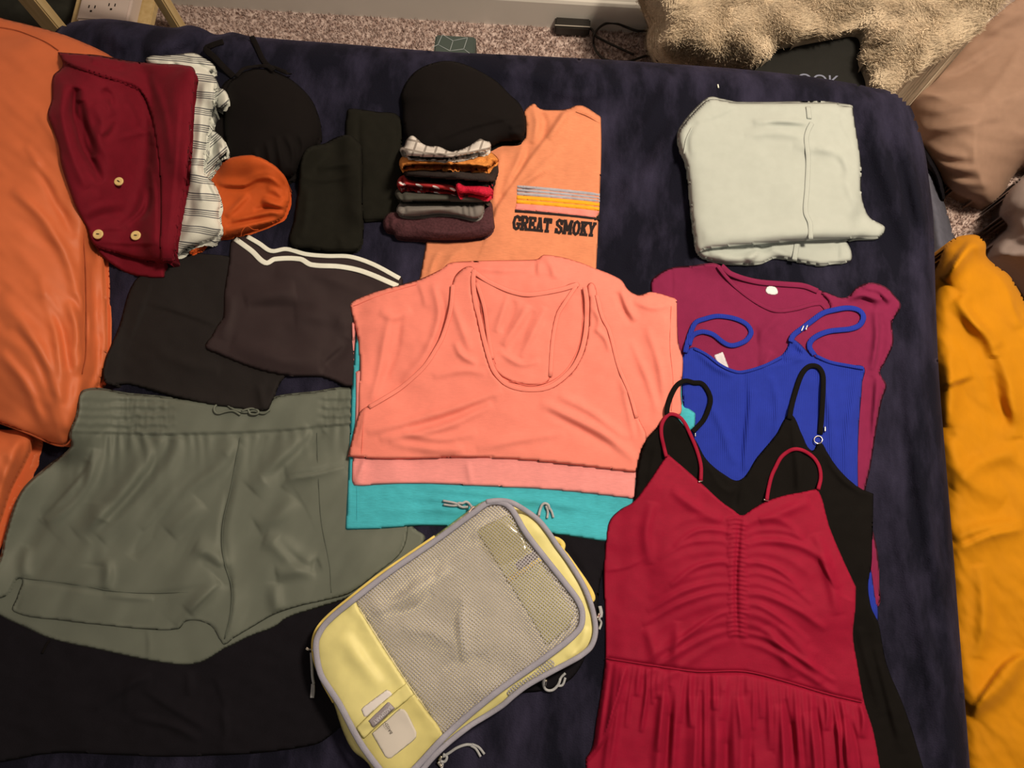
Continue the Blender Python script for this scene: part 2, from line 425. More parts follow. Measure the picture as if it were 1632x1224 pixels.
# navy plush blanket: brushed pile, its patchy sheen painted into the colour
def plush(name, c0, c1):
    m, nt, N, L, b = newmat(name); tc = N.new('ShaderNodeTexCoord')
    n1 = N.new('ShaderNodeTexNoise'); n1.inputs['Scale'].default_value = 9; n1.inputs['Detail'].default_value = 7; n1.inputs['Roughness'].default_value = 0.62
    n1.inputs['Distortion'].default_value = 0.0
    mp = N.new('ShaderNodeMapping'); mp.inputs['Scale'].default_value = (1.7, 0.6, 1); mp.inputs['Rotation'].default_value = (0, 0, 0.35)
    L.new(tc.outputs['Object'], mp.inputs['Vector']); L.new(mp.outputs[0], n1.inputs['Vector'])
    cr = N.new('ShaderNodeValToRGB'); L.new(n1.outputs['Fac'], cr.inputs[0])
    cr.color_ramp.elements[0].position = 0.44; cr.color_ramp.elements[0].color = c0
    cr.color_ramp.elements[1].position = 0.78; cr.color_ramp.elements[1].color = c1
    L.new(cr.outputs[0], b.inputs['Base Color']); b.inputs['Roughness'].default_value = 1.0; b.inputs['Specular IOR Level'].default_value = 0.05
    b.inputs['Sheen Weight'].default_value = 0.35; b.inputs['Sheen Roughness'].default_value = 0.35
    b.inputs['Sheen Tint'].default_value = (0.10, 0.09, 0.16, 1)
    n2 = N.new('ShaderNodeTexNoise'); n2.inputs['Scale'].default_value = 420; n2.inputs['Detail'].default_value = 3
    L.new(tc.outputs['Object'], n2.inputs['Vector'])
    bp = N.new('ShaderNodeBump'); bp.inputs['Strength'].default_value = 0.6; bp.inputs['Distance'].default_value = 0.002
    L.new(n2.outputs['Fac'], bp.inputs['Height']); L.new(bp.outputs[0], b.inputs['Normal'])
    return m
M['navy'] = plush('navy_plush', A(21, 19, 25), A(54, 47, 59))
blanket_outline = [(88,50),(108,37),(160,30),(200,33),(262,43),(281,44),(300,40),(322,45),(340,54),(352,55),(370,51),(400,58),(550,70),(700,82),(850,89),(1000,97),(1100,104),(1190,111),
    (1290,122),(1365,134),(1386,139),(1420,146),(1447,164),(1463,200),(1474,240),(1481,290),(1487,340),(1489,390),(1491,470),(1496,590),(1506,720),(1517,850),(1527,980),(1538,1120),(1547,1240),(1560,1420),(1555,1560,1),
    (900,1600),(200,1600),(-430,1600,1),(-440,1000),(-420,180,1),(-100,130),(60,95)]
bl_folds = [('r',16,9,[(1385,150),(1400,230),(1425,310),(1455,400)]),('r',12,9,[(1420,170),(1440,240),(1462,330),(1480,430)]),('r',10,-6,[(1440,250),(1450,330),(1475,420)]),
    ('r',14,7,[(1455,430),(1462,560),(1480,700),(1500,860)]),('r',10,6,[(1440,520),(1455,700),(1485,880),(1515,1050)]),('r',9,-5,[(1470,560),(1485,720),(1505,900)]),('r',14,6,[(1420,760),(1445,900),(1480,1050),(1510,1220)]),
    ('r',12,7,[(1075,110),(1040,190),(1000,260)]),('r',14,6,[(1100,150),(1060,240),(1000,330)]),('r',12,-4,[(1060,150),(1020,250),(960,330)]),('r',14,5,[(1180,130),(1120,180),(1060,330)]),
    ('r',12,5,[(780,110),(830,120),(900,130),(960,120)]),('r',10,5,[(860,140),(930,150),(1010,130)]),
    ('r',18,12,[(300,45),(270,70),(230,85)]),('r',18,12,[(365,55),(350,75),(330,95)]),('r',20,10,[(170,35),(190,60),(200,80)]),('r',12,-8,[(330,55),(310,75),(280,90)]),
    ('r',10,5,[(1000,430),(1020,400),(1060,370),(1100,350)]),('r',12,4,[(985,200),(1000,300),(985,400)])]
def make_blanket():
    ol = curve(blanket_outline, 6, True); U, sd, sn, q = grid_in(ol, 6.0)
    k = np.clip(sd / 34, 0, 1); prof = np.sqrt(1 - (1 - k) ** 2)
    ex = 1.4 * fold_height(U, bl_folds) + 5 * gn(U[:, 0] / 90, U[:, 1] / 90, 3) + 3 * gn(U[:, 0] / 40, U[:, 1] / 55, 5)
    z = 0.505 + 0.043 * prof + ex * 1e-3 * np.clip(sd / 10, 0.3, 1)
    P = at_z(U[:, 0], U[:, 1], z)
    splat(np.where((P[:, 2] > 0.53)[:, None], P, [[0, 0, 0.5]]), 3)
    be = boundary_edges(q); bv = np.unique(be); nb = len(bv)
    cx, cy = -0.4, 0.15
    rows = [P[bv]]; F = [q]
    nx_ = {}
    for a, b in be: nx_[a] = b
    # the hanging sides, in soft folds
    o0 = P[bv]; nrm = np.zeros((nb, 2)); re = {v: i for i, v in enumerate(bv)}
    for a, b in be:
        d = P[b, :2] - P[a, :2]; nn = np.array([d[1], -d[0]]); nrm[re[a]] += nn; nrm[re[b]] += nn
    nrm /= np.linalg.norm(nrm, axis=1)[:, None] + 1e-9
    out = [P]; ids = [bv]
    base = len(P)
    for r in range(1, 8):
        t = r / 7; off = 0.010 * math.sin(min(1, t * 2) * 1.57) + 0.012 * t * np.sin(o0[:, 0] * 38 + o0[:, 1] * 41)
        Q = o0.copy(); Q[:, :2] += nrm * np.maximum(off, 0.002)[:, None]; Q[:, 2] = o0[:, 2] - 0.36 * t
        out.append(Q); ids.append(np.arange(base, base + nb)); base += nb
    for r in range(7):
        F.append(np.array([(ids[r][re[b]], ids[r][re[a]], ids[r + 1][re[a]], ids[r + 1][re[b]]) for a, b in be]))
    o = mesh_obj('plush_blanket', np.concatenate(out), F, M['navy'])
    tag(o, 'dark navy plush blanket spread over the bed under the clothes', 'blanket')
make_blanket()

# ================================================================== orange pillows
M['orange'] = fabric('orange_sateen', A(204, 97, 50), rough=0.55, sheen=0.25, weave=1100, bump=0.12, mottle=0.06, mscale=20, spec=0.35)
M['orange_edge'] = fabric('orange_piping', A(160, 70, 34), rough=0.6, weave=1100, bump=0.12)
sheet('pillow', [(-330,690),(-100,672),(10,684),(34,682),(50,690),(54,706),(42,738),(20,780),(2,832),(-20,880),(-80,960),(-330,980)], M['orange'],
      thick=14, edge=10, puff=60, puffr=120, folds=[('r',10,8,[(30,700),(10,760),(-10,830)]),('r',9,-6,[(40,705),(30,740),(0,800)])], noise=[(10,50,60,2),(4,18,50,2)], step=4, drape=3)
P2 = bpy.data.objects['pillow']; tag(P2, 'second orange pillow, mostly out of view beside the sage shorts', 'pillow')
pw_ = thing('pillow', 'big orange sateen pillow with a stitched flange, under the maroon garment', 'pillow', base_at(-80, 350))
pil_folds = [('r',9,7,[(20,300),(70,350),(110,420),(130,500)]),('r',8,-6,[(60,260),(90,320),(118,380)]),('r',9,7,[(60,440),(85,500),(95,560),(100,640)]),('r',7,-7,[(72,470),(98,530),(108,590)]),
    ('r',12,8,[(0,470),(40,520),(80,600),(110,690)]),('r',8,-6,[(20,520),(60,570),(85,640)]),('r',8,6,[(0,560),(40,610),(70,680)]),('r',7,6,[(110,480),(125,540),(120,600)]),('r',6,-6,[(118,470),(133,520),(122,580)]),
    ('r',7,5,[(150,400),(160,470),(160,560)]),('r',5,-4,[(145,420),(150,500),(148,580)]),('r',7,5,[(60,180),(100,240),(120,320)]),('r',6,4,[(40,230),(85,300),(100,340)]),
    ('r',3,-2.5,[(0,43),(25,48),(50,57),(75,68),(95,80)]),('r',3,-3,[(133,380),(137,440),(138,520),(137,570),(130,600)]),('r',10,6,[(130,600),(120,640),(105,690)])]
def pil_fn(u, v):
    # the flange along the right edge and the top stays flat
    return -38 * np.clip((u - 128) / 40, 0, 1) * np.clip((v - 330) / 60, 0, 1)
sheet('pillow_case', [(-330,-140),(-60,6),(0,28),(40,38),(85,50),(130,66),(175,88),(205,112),(222,170),(210,260),(186,340),(168,400),(170,460),(172,540),(166,594),(150,630),(136,664),(118,694),(106,711),(92,712),(75,706),(48,694),(0,676),(-60,660),(-330,640)],
      M['orange'], pw_, thick=12, edge=8, puff=95, puffr=210, folds=pil_folds, noise=[(5,45,35,2.5),(2.5,16,40,3)], fn=pil_fn, step=4, drape=3)
tube('flange_seam', [(133,372),(137,440),(138,520),(137,566),(131,596)], 0.9, M['orange_edge'], pw_, hgt=0.6)
tube('flange_seam', [(-20,40),(25,48),(50,57),(75,68),(93,80)], 0.9, M['orange_edge'], pw_, hgt=0.6)
tube('edge_piping', [(150,628),(136,662),(118,692),(106,709),(92,710),(75,704),(48,692),(0,674)], 1.4, M['orange_edge'], pw_, lift=0.5)

# ================================================================== clothes, from the lowest layer up
M['black'] = fabric('black_jersey', A(31, 25, 22), sheen=0.1, weave=1200, mottle=0.06)
M['black2'] = fabric('black_ponte', A(18, 13, 11), spec=0.1, sheen=0.03, weave=1300, mottle=0.05)
M['blackgreen'] = fabric('faded_black_cotton', A(25, 22, 15), spec=0.1, sheen=0.04, weave=900, mottle=0.1)
M['blackbrown'] = fabric('brown_black_nylon', A(47, 33, 31), rough=0.75, sheen=0.15, weave=1500, mottle=0.05)
M['inkblack'] = fabric('ink_black_twill', A(21, 17, 19), spec=0.1, sheen=0.04, weave=1000, mottle=0.08)
M['silver'] = plain('steel', (0.72, 0.70, 0.66, 1), 0.25, 1.0)

# long black trousers
tr = thing('trousers', 'ink black trousers spread under the sage green shorts', 'trousers', base_at(350, 1080))
sheet('trouser_legs', [(-90,930),(300,900),(640,870),(780,850),(966,852),(956,930),(946,1010),(900,1090),(760,1110),(560,1150),(500,1188),(300,1206),(100,1200),(-90,1196)], M['inkblack'], tr, thick=3, edge=4,
      folds=[('s',14,3,[(245,1060),(205,1085),(198,1140)]),('r',6,4,[(150,1130),(200,1095),(240,1075)]),('s',16,4,[(225,1100),(270,1130),(330,1165)]),('r',6,4,[(210,1143),(270,1155),(320,1180)]),('s',12,3,[(340,1080),(352,1110),(358,1140)]),
             ('r',5,3,[(355,1130),(360,1170),(350,1195)]),('s',14,3,[(870,850),(905,910),(945,985)]),('s',14,2,[(895,850),(928,905),(950,950)]),('r',6,3,[(300,1070),(302,1090),(300,1110)])], noise=[(3,60),(1.5,22,20,2)], step=4)
zp = tube('zipper_pull', [(78,1021),(73,1029),(67,1041)], 2.0, M['black2'], tr, hgt=1.2, lift=0.3)
# black leggings
lg = thing('leggings', 'black folded leggings, one hem lying on the sage shorts waistband', 'leggings', base_at(300, 530))
# sage shorts (under the leggings' hem)
M['sage'] = fabric('sage_nylon', A(97, 95, 77), rough=0.62, sheen=0.12, weave=1600, bump=0.12, mottle=0.05, mscale=25, spec=0.3)
M['sage_dark'] = fabric('sage_thread', A(84, 84, 68), rough=0.7, weave=900)
sg = thing('shorts', 'sage green pull-on shorts with gathered waistband and drawstring', 'shorts', base_at(330, 840))
sheet('back_panel', [(133,621),(208,626),(283,633),(362,640),(417,640),(442,630),(500,623),(562,617),(600,640),(640,760),(658,838),(678,858),(650,887),(600,925),(562,950),(510,968),(458,985),(437,1000),(400,1014),(372,1028),(354,1036),(346,1042),(321,1056),(292,1060),(233,1052),(160,1036),(83,1019),(40,1000),(0,981),(-22,960),(-14,920),(0,887),(8,850),(33,783),(75,742),(112,712),(110,692),(121,662)],
      M['sage'], sg, thick=2.5, edge=3, noise=[(2,60)], folds=[('s',10,2,[(233,1005),(236,1030),(233,1050)])])
sage_f = [('s',20,4,[(150,690),(140,740),(100,790),(62,830)]),('r',8,6,[(150,715),(140,760),(110,800),(70,830)]),('r',5,-5,[(140,735),(128,775),(95,810),(65,825)]),
    ('r',9,5,[(250,696),(225,745),(180,800),(120,850)]),('r',9,5,[(285,696),(265,740),(215,800),(160,860)]),('r',6,-4,[(270,700),(245,745),(200,800),(140,860)]),('r',9,5,[(380,705),(340,745),(280,790),(235,850)]),('r',6,-4,[(360,725),(300,770),(250,830),(210,890)]),
    ('r',10,5,[(160,800),(155,850),(150,900)]),('r',8,-4,[(165,830),(152,870),(148,905)]),('r',9,4,[(320,800),(290,830),(270,850)]),('r',9,5,[(310,870),(335,885),(358,910)]),('r',7,-4,[(320,885),(345,905),(365,930)]),
    ('s',10,4,[(383,697),(375,740),(367,783),(356,830),(354,870),(360,905),(370,935),(369,980),(358,1024)]),('r',4,-3,[(383,700),(367,783),(355,850),(362,910),(370,940)]),
    ('r',10,6,[(500,688),(470,715),(440,740),(400,780)]),('r',7,-5,[(515,685),(480,715),(452,742),(420,765)]),('s',16,4,[(552,741),(500,755),(462,762),(448,775)]),('r',9,5,[(550,735),(500,747),(455,755)]),
    ('r',9,5,[(470,795),(445,820),(410,840)]),('r',9,6,[(420,860),(445,870),(470,890),(500,900)]),('r',6,-5,[(440,860),(465,885),(490,903),(510,898)]),('r',8,5,[(500,905),(470,910),(440,915)]),
    ('r',7,4,[(440,930),(438,950),(442,975)]),('s',9,3,[(283,1000),(305,975),(335,945),(352,930)]),('r',8,5,[(300,975),(330,945),(350,925)]),('r',6,4,[(170,890),(172,915),(168,940)]),
    ('r',6,3,[(45,870),(38,900),(40,920)]),('r',4,-2.5,[(32,924),(26,950),(20,975)]),('r',4,2,[(165,945),(200,950),(245,953)]),('r',3,-1.2,[(20,922),(110,935),(230,948),(330,935)])]
def sage_fn(u, v):
    wb = np.interp(u, [112, 250, 362, 458, 558], [690, 694, 692, 687, 677])
    g = np.clip((wb - v) / 3, 0, 1)
    el = (np.clip((283 - u) / 20, 0, 1) + np.clip((u - 505) / 12, 0, 1))
    band = g * (2.5 + el * (1.6 * np.sin((v + 4 * gn(u / 14, v / 30, 5)) * 2 * np.pi / 14) + 2.0 * gn(u / 4, v / 22, 8)))
    gat = (1 - g) * np.exp(-np.clip(v - wb, 0, 999) / 26) * (1.2 + 2.2 * np.clip((300 - u) / 30, 0, 1)) * np.sin(u * 2 * np.pi / 21 + 6 * gn(u / 45, v / 80, 4))
    seam = -2.2 * np.exp(-((v - wb - 1) / 2.5) ** 2)
    return band + gat + seam
fp = [(133,623),(208,628),(283,635),(362,643),(417,644),(442,632),(500,625),(562,619),(600,642),(636,760),(650,838),(640,880),(600,915),(558,946),(520,957),(479,966),(437,980),(400,1001),(372,1018),(358,1028),(350,1020),(338,1000),(317,990),(296,991),(284,1003),(229,1003),(165,997),(104,990),(21,975),(27,950),(32,922),(10,950),(-18,950),(-12,918),(2,887),(10,850),(35,783),(77,743),(114,712),(112,692),(123,662)]
front = sheet('front_panel', fp, M['sage'], sg, thick=3, edge=3, folds=[(k, w * 1.5, a * 1.35, p) for k, w, a, p in sage_f], fn=sage_fn, noise=[(6,42,125,3.5),(2,22,120,3)], step=2.6)
tube('inseam_stitching', [(383,697),(375,740),(367,783),(356,830),(354,870),(360,905),(369,935),(368,975),(358,1018)], 0.8, M['sage_dark'], sg, hgt=0.5)
tube('side_stitching', [(505,690),(507,750),(512,830),(525,900),(528,945)], 0.6, M['sage_dark'], sg, hgt=0.4)
tube('hem_stitching', [(34,921),(110,930),(200,944),(300,944)], 0.5, M['sage_dark'], sg, hgt=0.35)
tube('drawstring', [(383,661),(372,655),(360,656),(346,659),(341,652),(346,645),(358,644),(374,653),(390,657),(405,655),(420,659),(430,653)], 1.7, M['sage'], sg, lift=1)
tube('drawstring', [(395,652),(400,660),(412,657),(402,651),(385,655)], 1.7, M['sage'], sg, lift=2.5)

sheet('legs', [(214,448),(262,418),(294,400),(322,404),(364,408),(430,420),(500,470),(510,560),(452,604),(438,630),(429,652),(421,656),(380,652),(334,645),(273,631),(211,614),(165,606),(190,519)], M['black'], lg, thick=5, edge=4,
      folds=[('s',16,3,[(232,484),(262,492),(300,504),(345,520)]),('s',12,2.5,[(420,655),(418,628),(428,606)]),('r',6,3,[(410,610),(420,640),(422,655)]),('r',10,3,[(250,560),(300,580),(350,590)]),('s',14,2,[(200,560),(225,500),(245,440)])], noise=[(2.5,60),(1,20,40,2)])
# brown-black shorts with two white side stripes
ss = thing('shorts', 'brown-black shorts edged with two white stripes, on the black leggings', 'shorts', base_at(480, 500))
sheet('body', [(364,421),(367,386),(372,379,1),(395,376),(413,385),(432,396),(456,396),(487,405),(557,407),(594,418),(632,436),(642,446),(640,460),(620,500),(600,560),(585,612),(557,617),(533,608),(515,602),(456,599),(404,587),(349,565),(327,553),(337,535),(346,519),(355,506),(357,467)], M['blackbrown'], ss, thick=6, edge=4,
      folds=[('r',14,6,[(390,480),(430,470),(470,462)]),('r',10,-4,[(395,490),(440,492),(500,494),(540,510)]),('r',16,7,[(470,500),(520,500),(560,520)]),('r',16,6,[(370,545),(440,570),(510,575)]),('s',12,4,[(513,600),(512,585),(530,565),(548,550)]),('r',10,-4,[(520,580),(545,560),(556,540)]),('r',8,3,[(368,470),(366,500),(352,540)]),('r',12,4,[(440,430),(520,440),(590,470)])], noise=[(3,55),(1.2,20,20,2)])
M['whitetape'] = fabric('white_tape', A(222, 208, 178), weave=900, mottle=0.04)
for pts, wd in (([(394,377),(413,388),(432,400),(456,397),(487,405),(520,408),(557,409),(594,421),(637,444)], 4.0), ([(375,381),(401,400),(423,419),(438,413),(478,413),(496,422),(542,425),(579,433),(634,456)], 4.6)):
    P_ = curve(pts, 8); 
    tube('white_stripe', pts, wd, M['whitetape'], ss, hgt=0.5, lift=0.3, sm=1)

# black bra with straps
br = thing('bra', 'black padded bra with thin straps, cups up, behind the rust bundle', 'bra', base_at(430, 200))
tube('strap', [(372,122),(356,107),(342,92),(329,78),(338,72),(356,66)], 6, M['black2'], br, hgt=1.0, lift=0.5)
sheet('lower_cup', [(352,140),(370,125),(470,140),(505,190),(505,240),(470,290),(390,290),(352,262),(340,222),(344,175)], M['black2'], br, thick=4, edge=4, puff=10, puffr=40, noise=[(2,30)])
sheet('cup', [(362,138),(376,121),(398,111),(422,110),(447,117),(471,132),(496,158),(508,185),(512,207),(508,228),(494,246),(480,262),(468,280),(440,286),(400,280),(368,272),(361,243),(358,202),(358,163)], M['black2'], br, thick=4, edge=4, puff=40, puffr=75,
      folds=[('r',4,4,[(440,215),(446,245),(450,280)]),('r',4,4,[(425,225),(430,255),(432,282)]),('r',4,4,[(455,215),(466,240),(466,275)]),('r',4,3,[(405,235),(410,260),(408,280)]),('r',4,4,[(478,215),(484,235),(476,262)]),('r',3,-2,[(376,124),(420,113),(470,135),(505,190)])], noise=[(1.5,40)], step=2.6)
tube('strap', [(436,112),(424,102),(417,92),(408,72),(401,58)], 5, M['black2'], br, hgt=1.0, lift=0.5)
tube('strap', [(376,122),(388,110),(405,106),(430,106),(452,114),(462,118)], 4, M['black2'], br, hgt=1.4, lift=0.5)

# two folded black garments
f2 = sheet('folded_top', [(553,176),(560,173),(600,178),(637,186),(641,236),(644,300),(640,345),(600,352),(575,350),(560,300),(550,230)], M['blackgreen'], thick=7, edge=5, puff=6, puffr=25,
      folds=[('r',5,-3,[(572,178),(571,220),(576,300)]),('s',12,3,[(580,300),(600,280),(635,240)]),('r',5,-2,[(632,190),(635,230),(634,300)])], noise=[(2.5,40),(1.2,15,60,2)])
tag(f2, 'faded black folded garment running under the ends of the rolled underwear', 'clothing')
f1 = sheet('folded_top', [(518,228),(535,219),(557,215),(570,225),(577,236),(578,310),(579,384),(570,399),(530,401),(495,397),(462,390),(468,350),(475,300),(480,253),(490,236),(505,231)], M['blackgreen'], thick=9, edge=5, puff=7, puffr=25,
      folds=[('s',10,4,[(578,240),(560,258),(530,262),(505,266)]),('r',7,4,[(505,265),(535,262),(565,250)]),('s',14,3,[(480,285),(520,290),(570,280)]),('r',6,3,[(535,375),(545,385),(540,398)]),('r',6,3,[(490,300),(488,340),(480,380)]),('s',8,3,[(570,398),(560,385),(540,380)])], noise=[(3,40),(1.2,16,20,2)])
tag(f1, 'black folded garment lying between the rust bundle and the rolled underwear', 'clothing')

# rust bundle
M['rust'] = fabric('rust_rayon', A(186, 74, 24), rough=0.75, weave=1200, mottle=0.06)
o = sheet('bundled_top', [(300,404),(310,390),(326,350),(322,300),(329,281),(344,263),(369,251),(398,247),(418,252),(442,267),(457,286),(463,312),(459,332),(452,347),(437,355),(403,367),(366,377),(335,385),(315,400)], M['rust'], thick=5, edge=4, puff=20, puffr=35,
      folds=[('s',16,9,[(455,310),(448,295),(430,282),(412,283),(390,293),(350,292)]),('r',6,7.5,[(346,290),(390,290),(410,280),(430,279),(448,296)]),('r',5,-6,[(345,298),(390,300),(410,290),(430,290)]),('s',10,6,[(462,318),(440,318),(425,315),(415,322)]),
             ('r',5,7.5,[(455,330),(435,325),(418,318)]),('r',5,6,[(452,340),(430,338),(400,345),(370,352)]),('r',4,-6,[(450,335),(430,331),(405,336)]),('r',5,6,[(440,350),(400,358),(360,368)]),('r',4,-4.5,[(440,346),(400,352),(360,361)]),('r',5,6,[(395,310),(380,325),(360,345)]),('r',5,4.5,[(425,300),(440,305),(455,320)])], noise=[(3,35),(1.5,14,10,2)], step=2.4)
tag(o, 'scrunched rust orange garment bundled beside the striped white linen', 'clothing')

# white linen with grey stripes
def striped(name):
    m, nt, N, L, b = newmat(name); uvn = N.new('ShaderNodeUVMap'); sx = N.new('ShaderNodeSeparateXYZ'); L.new(uvn.outputs[0], sx.inputs[0])
    fr = N.new('ShaderNodeMath'); fr.operation = 'FRACT'; L.new(sx.outputs['Y'], fr.inputs[0])
    cr = N.new('ShaderNodeValToRGB'); cr.color_ramp.interpolation = 'CONSTANT'; L.new(fr.outputs[0], cr.inputs[0])
    wht = A(212, 198, 170); gry = A(98, 92, 86); E_ = cr.color_ramp.elements
    E_[0].position = 0; E_[0].color = wht; E_[1].position = 0.30; E_[1].color = gry
    for p, c in ((0.37, wht), (0.44, gry), (0.49, wht), (0.55, gry), (0.60, wht), (0.67, gry), (0.73, wht)):
        e = E_.new(p); e.color = c
    L.new(cr.outputs[0], b.inputs['Base Color']); b.inputs['Roughness'].default_value = 0.9; b.inputs['Specular IOR Level'].default_value = 0.15
    tc = N.new('ShaderNodeTexCoord'); n2 = N.new('ShaderNodeTexNoise'); n2.inputs['Scale'].default_value = 700; L.new(tc.outputs['Object'], n2.inputs['Vector'])
    bp = N.new('ShaderNodeBump'); bp.inputs['Strength'].default_value = 0.3; bp.inputs['Distance'].default_value = 0.001; L.new(n2.outputs['Fac'], bp.inputs['Height']); L.new(bp.outputs[0], b.inputs['Normal'])
    return m
M['striped'] = striped('striped_linen')
wl = thing('striped_shirt', 'white linen shirt with grey stripes, folded beside the maroon garment', 'shirt', base_at(310, 250))
def uv_roll(u, v): return (u / 100.0, (v - 0.10 * (u - 300)) / 27.0 + 0.10 * gn(u / 30, v / 30, 2))
sheet('ruffle', [(325,130),(340,142),(356,142),(364,155),(361,168),(350,173),(338,174),(330,200),(345,211),(359,225),(362,240),(352,252),(344,264),(320,290),(310,200)], M['striped'], wl, thick=4, edge=3, puff=12, puffr=10, step=2.2,
      folds=[('r',4,4,[(340,215),(348,230),(352,248)]),('r',3,-4,[(345,212),(340,230),(338,250)]),('r',3,4,[(352,225),(358,238)])], noise=[(3,14)], uvf=lambda u, v: (u / 100, (v * 0.75 + u * 0.66) / 27.0))
sheet('body', [(232,96),(240,89),(262,88),(285,86),(308,84),(325,92),(342,103),(343,112),(336,116),(345,126),(344,140),(340,170),(335,200),(330,225),(326,255),(326,276),(341,292),(350,313),(352,328),(349,340),(352,366),(342,380),(317,389),(296,397),(283,408),(258,408),(258,300),(262,150),(245,110)],
      M['striped'], wl, thick=6, edge=3, puff=24, puffr=34, step=2.4, uvf=uv_roll,
      folds=[('r',6,6,[(255,95),(280,100),(300,110),(315,118)]),('r',4,-5,[(270,92),(280,104),(300,112)]),('r',4,5,[(300,92),(315,97),(330,105)]),('r',4,-5,[(310,92),(320,104),(332,110)]),('r',6,4,[(325,130),(322,180),(316,240),(312,280)]),('s',10,5,[(318,270),(335,300),(350,322)]),('r',4,-5,[(316,262),(330,290),(345,320)]),('r',4,4,[(325,288),(320,305),(322,320)]),('s',10,3,[(310,230),(300,300),(288,380)])], noise=[(2.5,25)])
# maroon garment with wooden buttons
M['maroon'] = fabric('maroon_linen', A(106, 8, 23), rough=0.85, sheen=0.2, weave=800, bump=0.3, mottle=0.08)
M['maroon_dark'] = fabric('maroon_thread', A(74, 10, 18), weave=700)
M['button'] = fabric('pale_wood_button', A(214, 172, 104), rough=0.5, sheen=0, weave=200, bump=0.05, mottle=0.12, mscale=120)
M['dark'] = plain('dark_hole', (0.012, 0.008, 0.006, 1), 0.9)
mr_ = thing('shirt', 'maroon linen garment with pale wooden buttons, folded beside the orange pillow', 'shirt', base_at(200, 260))
sheet('tail', [(150,380),(200,370),(262,370),(263,443,1),(244,443),(207,437),(178,421),(157,401)], M['maroon'], mr_, thick=4, edge=3, folds=[('s',12,3,[(262,425),(220,415),(170,398)])], noise=[(2,25)])
sheet('body', [(92,83,1),(110,86),(150,87),(180,92),(200,96),(235,100),(303,105),(312,115),(310,136),(307,170),(302,240),(297,290),(291,325),(284,362),(277,418,1),(261,417),(220,413),(180,402),(155,394),(146,385),(140,367),(121,331),(109,299),(97,260),(93,233),(83,203),(76,181),(82,159),(84,122),(98,108),(100,100)],
      M['maroon'], mr_, thick=6, edge=4, puff=22, puffr=45, step=2.4,
      folds=[('r',7,-24,[(122,140),(118,175),(126,205),(134,235),(148,262),(162,290)]),('r',6,-16,[(150,250),(146,235),(140,215),(132,190),(128,160)]),('r',8,9,[(104,130),(98,170),(105,215),(120,260),(140,300)]),('r',9,9,[(150,165),(165,195),(158,220),(175,255),(180,285)]),
             ('s',14,7,[(312,112),(300,108)]),('s',14,6,[(255,275),(250,220),(238,170),(222,138),(190,128),(150,117),(103,100)]),('s',10,5,[(246,230),(240,195),(225,150),(205,134),(170,128),(125,112)]),('r',4,-5,[(150,98),(170,104),(190,112),(205,103),(222,100)]),('r',5,5,[(148,92),(160,100),(185,108)]),
             ('r',5,6,[(175,150),(172,165),(180,185)]),('r',6,-8,[(165,142),(175,155),(178,170)]),('r',5,6,[(160,215),(172,205),(178,190)]),('r',5,-4,[(165,225),(178,210),(184,195)]),('r',5,5,[(185,222),(210,215),(240,208)]),('r',5,4,[(190,150),(210,175),(220,200)]),
             ('s',14,3,[(250,389),(250,340),(248,300),(240,262)]),('s',12,3.5,[(148,386),(200,390),(250,390)]),('r',6,4,[(230,300),(222,335),(190,362)]),('r',5,-3,[(240,300),(232,335),(205,360)]),('r',6,5,[(130,345),(160,330),(200,325)]),('r',5,-4,[(135,355),(165,342),(200,338)]),
             ('s',10,2.5,[(272,405),(278,330),(284,250),(290,160)]),('s',10,3,[(146,384),(152,372),(175,366),(200,367)]),('r',4,4,[(146,284),(158,300),(160,318)])], noise=[(3,45),(1.5,15,60,2)])
for u, v in ((190,290),(157,374),(217,376)):
    b_, p = disc('button', u, v, 8.3 if v > 300 else 7.6, 2.6, M['button'], mr_)
    bl_ = parent_loc(b_); s0 = np.array(p); a_ = 0.5 if v < 300 else 0.0
    an = np.arange(16) * 2 * np.pi / 16
    Q = np.stack([p[0] + .0030 * np.cos(an) * math.cos(a_) + .0010 * np.sin(an) * math.sin(a_), p[1] - .0030 * np.cos(an) * math.sin(a_) + .0010 * np.sin(an) * math.cos(a_), np.full(16, p[2] + .0028)], 1)
    mesh_obj('thread_slot', Q, [[list(range(16))]], M['dark'], b_)
0 and tube('topstitching', [(110,104),(150,120),(190,131),(222,141),(238,172),(248,215),(253,262)], 0.6, M['maroon_dark'], mr_, hgt=0.4)

sheet('front_flap', [(92,83,1),(150,88),(200,97),(235,101),(302,106),(311,116),(306,170),(297,280),(283,362),(276,416,1),(257,414),(256,340),(254,275),(247,218),(237,172),(220,142),(190,130),(150,118),(103,100)], M['maroon'], mr_, thick=4, edge=3, step=2.6,
      folds=[('r',5,-6,[(150,98),(170,104),(190,113),(206,104),(224,101)]),('r',5,6,[(146,92),(160,101),(188,109)]),('s',10,3,[(268,400),(276,330),(282,250),(288,160)]),('r',6,3,[(240,120),(262,180),(272,260)])], noise=[(2,40)], drape=1.5)
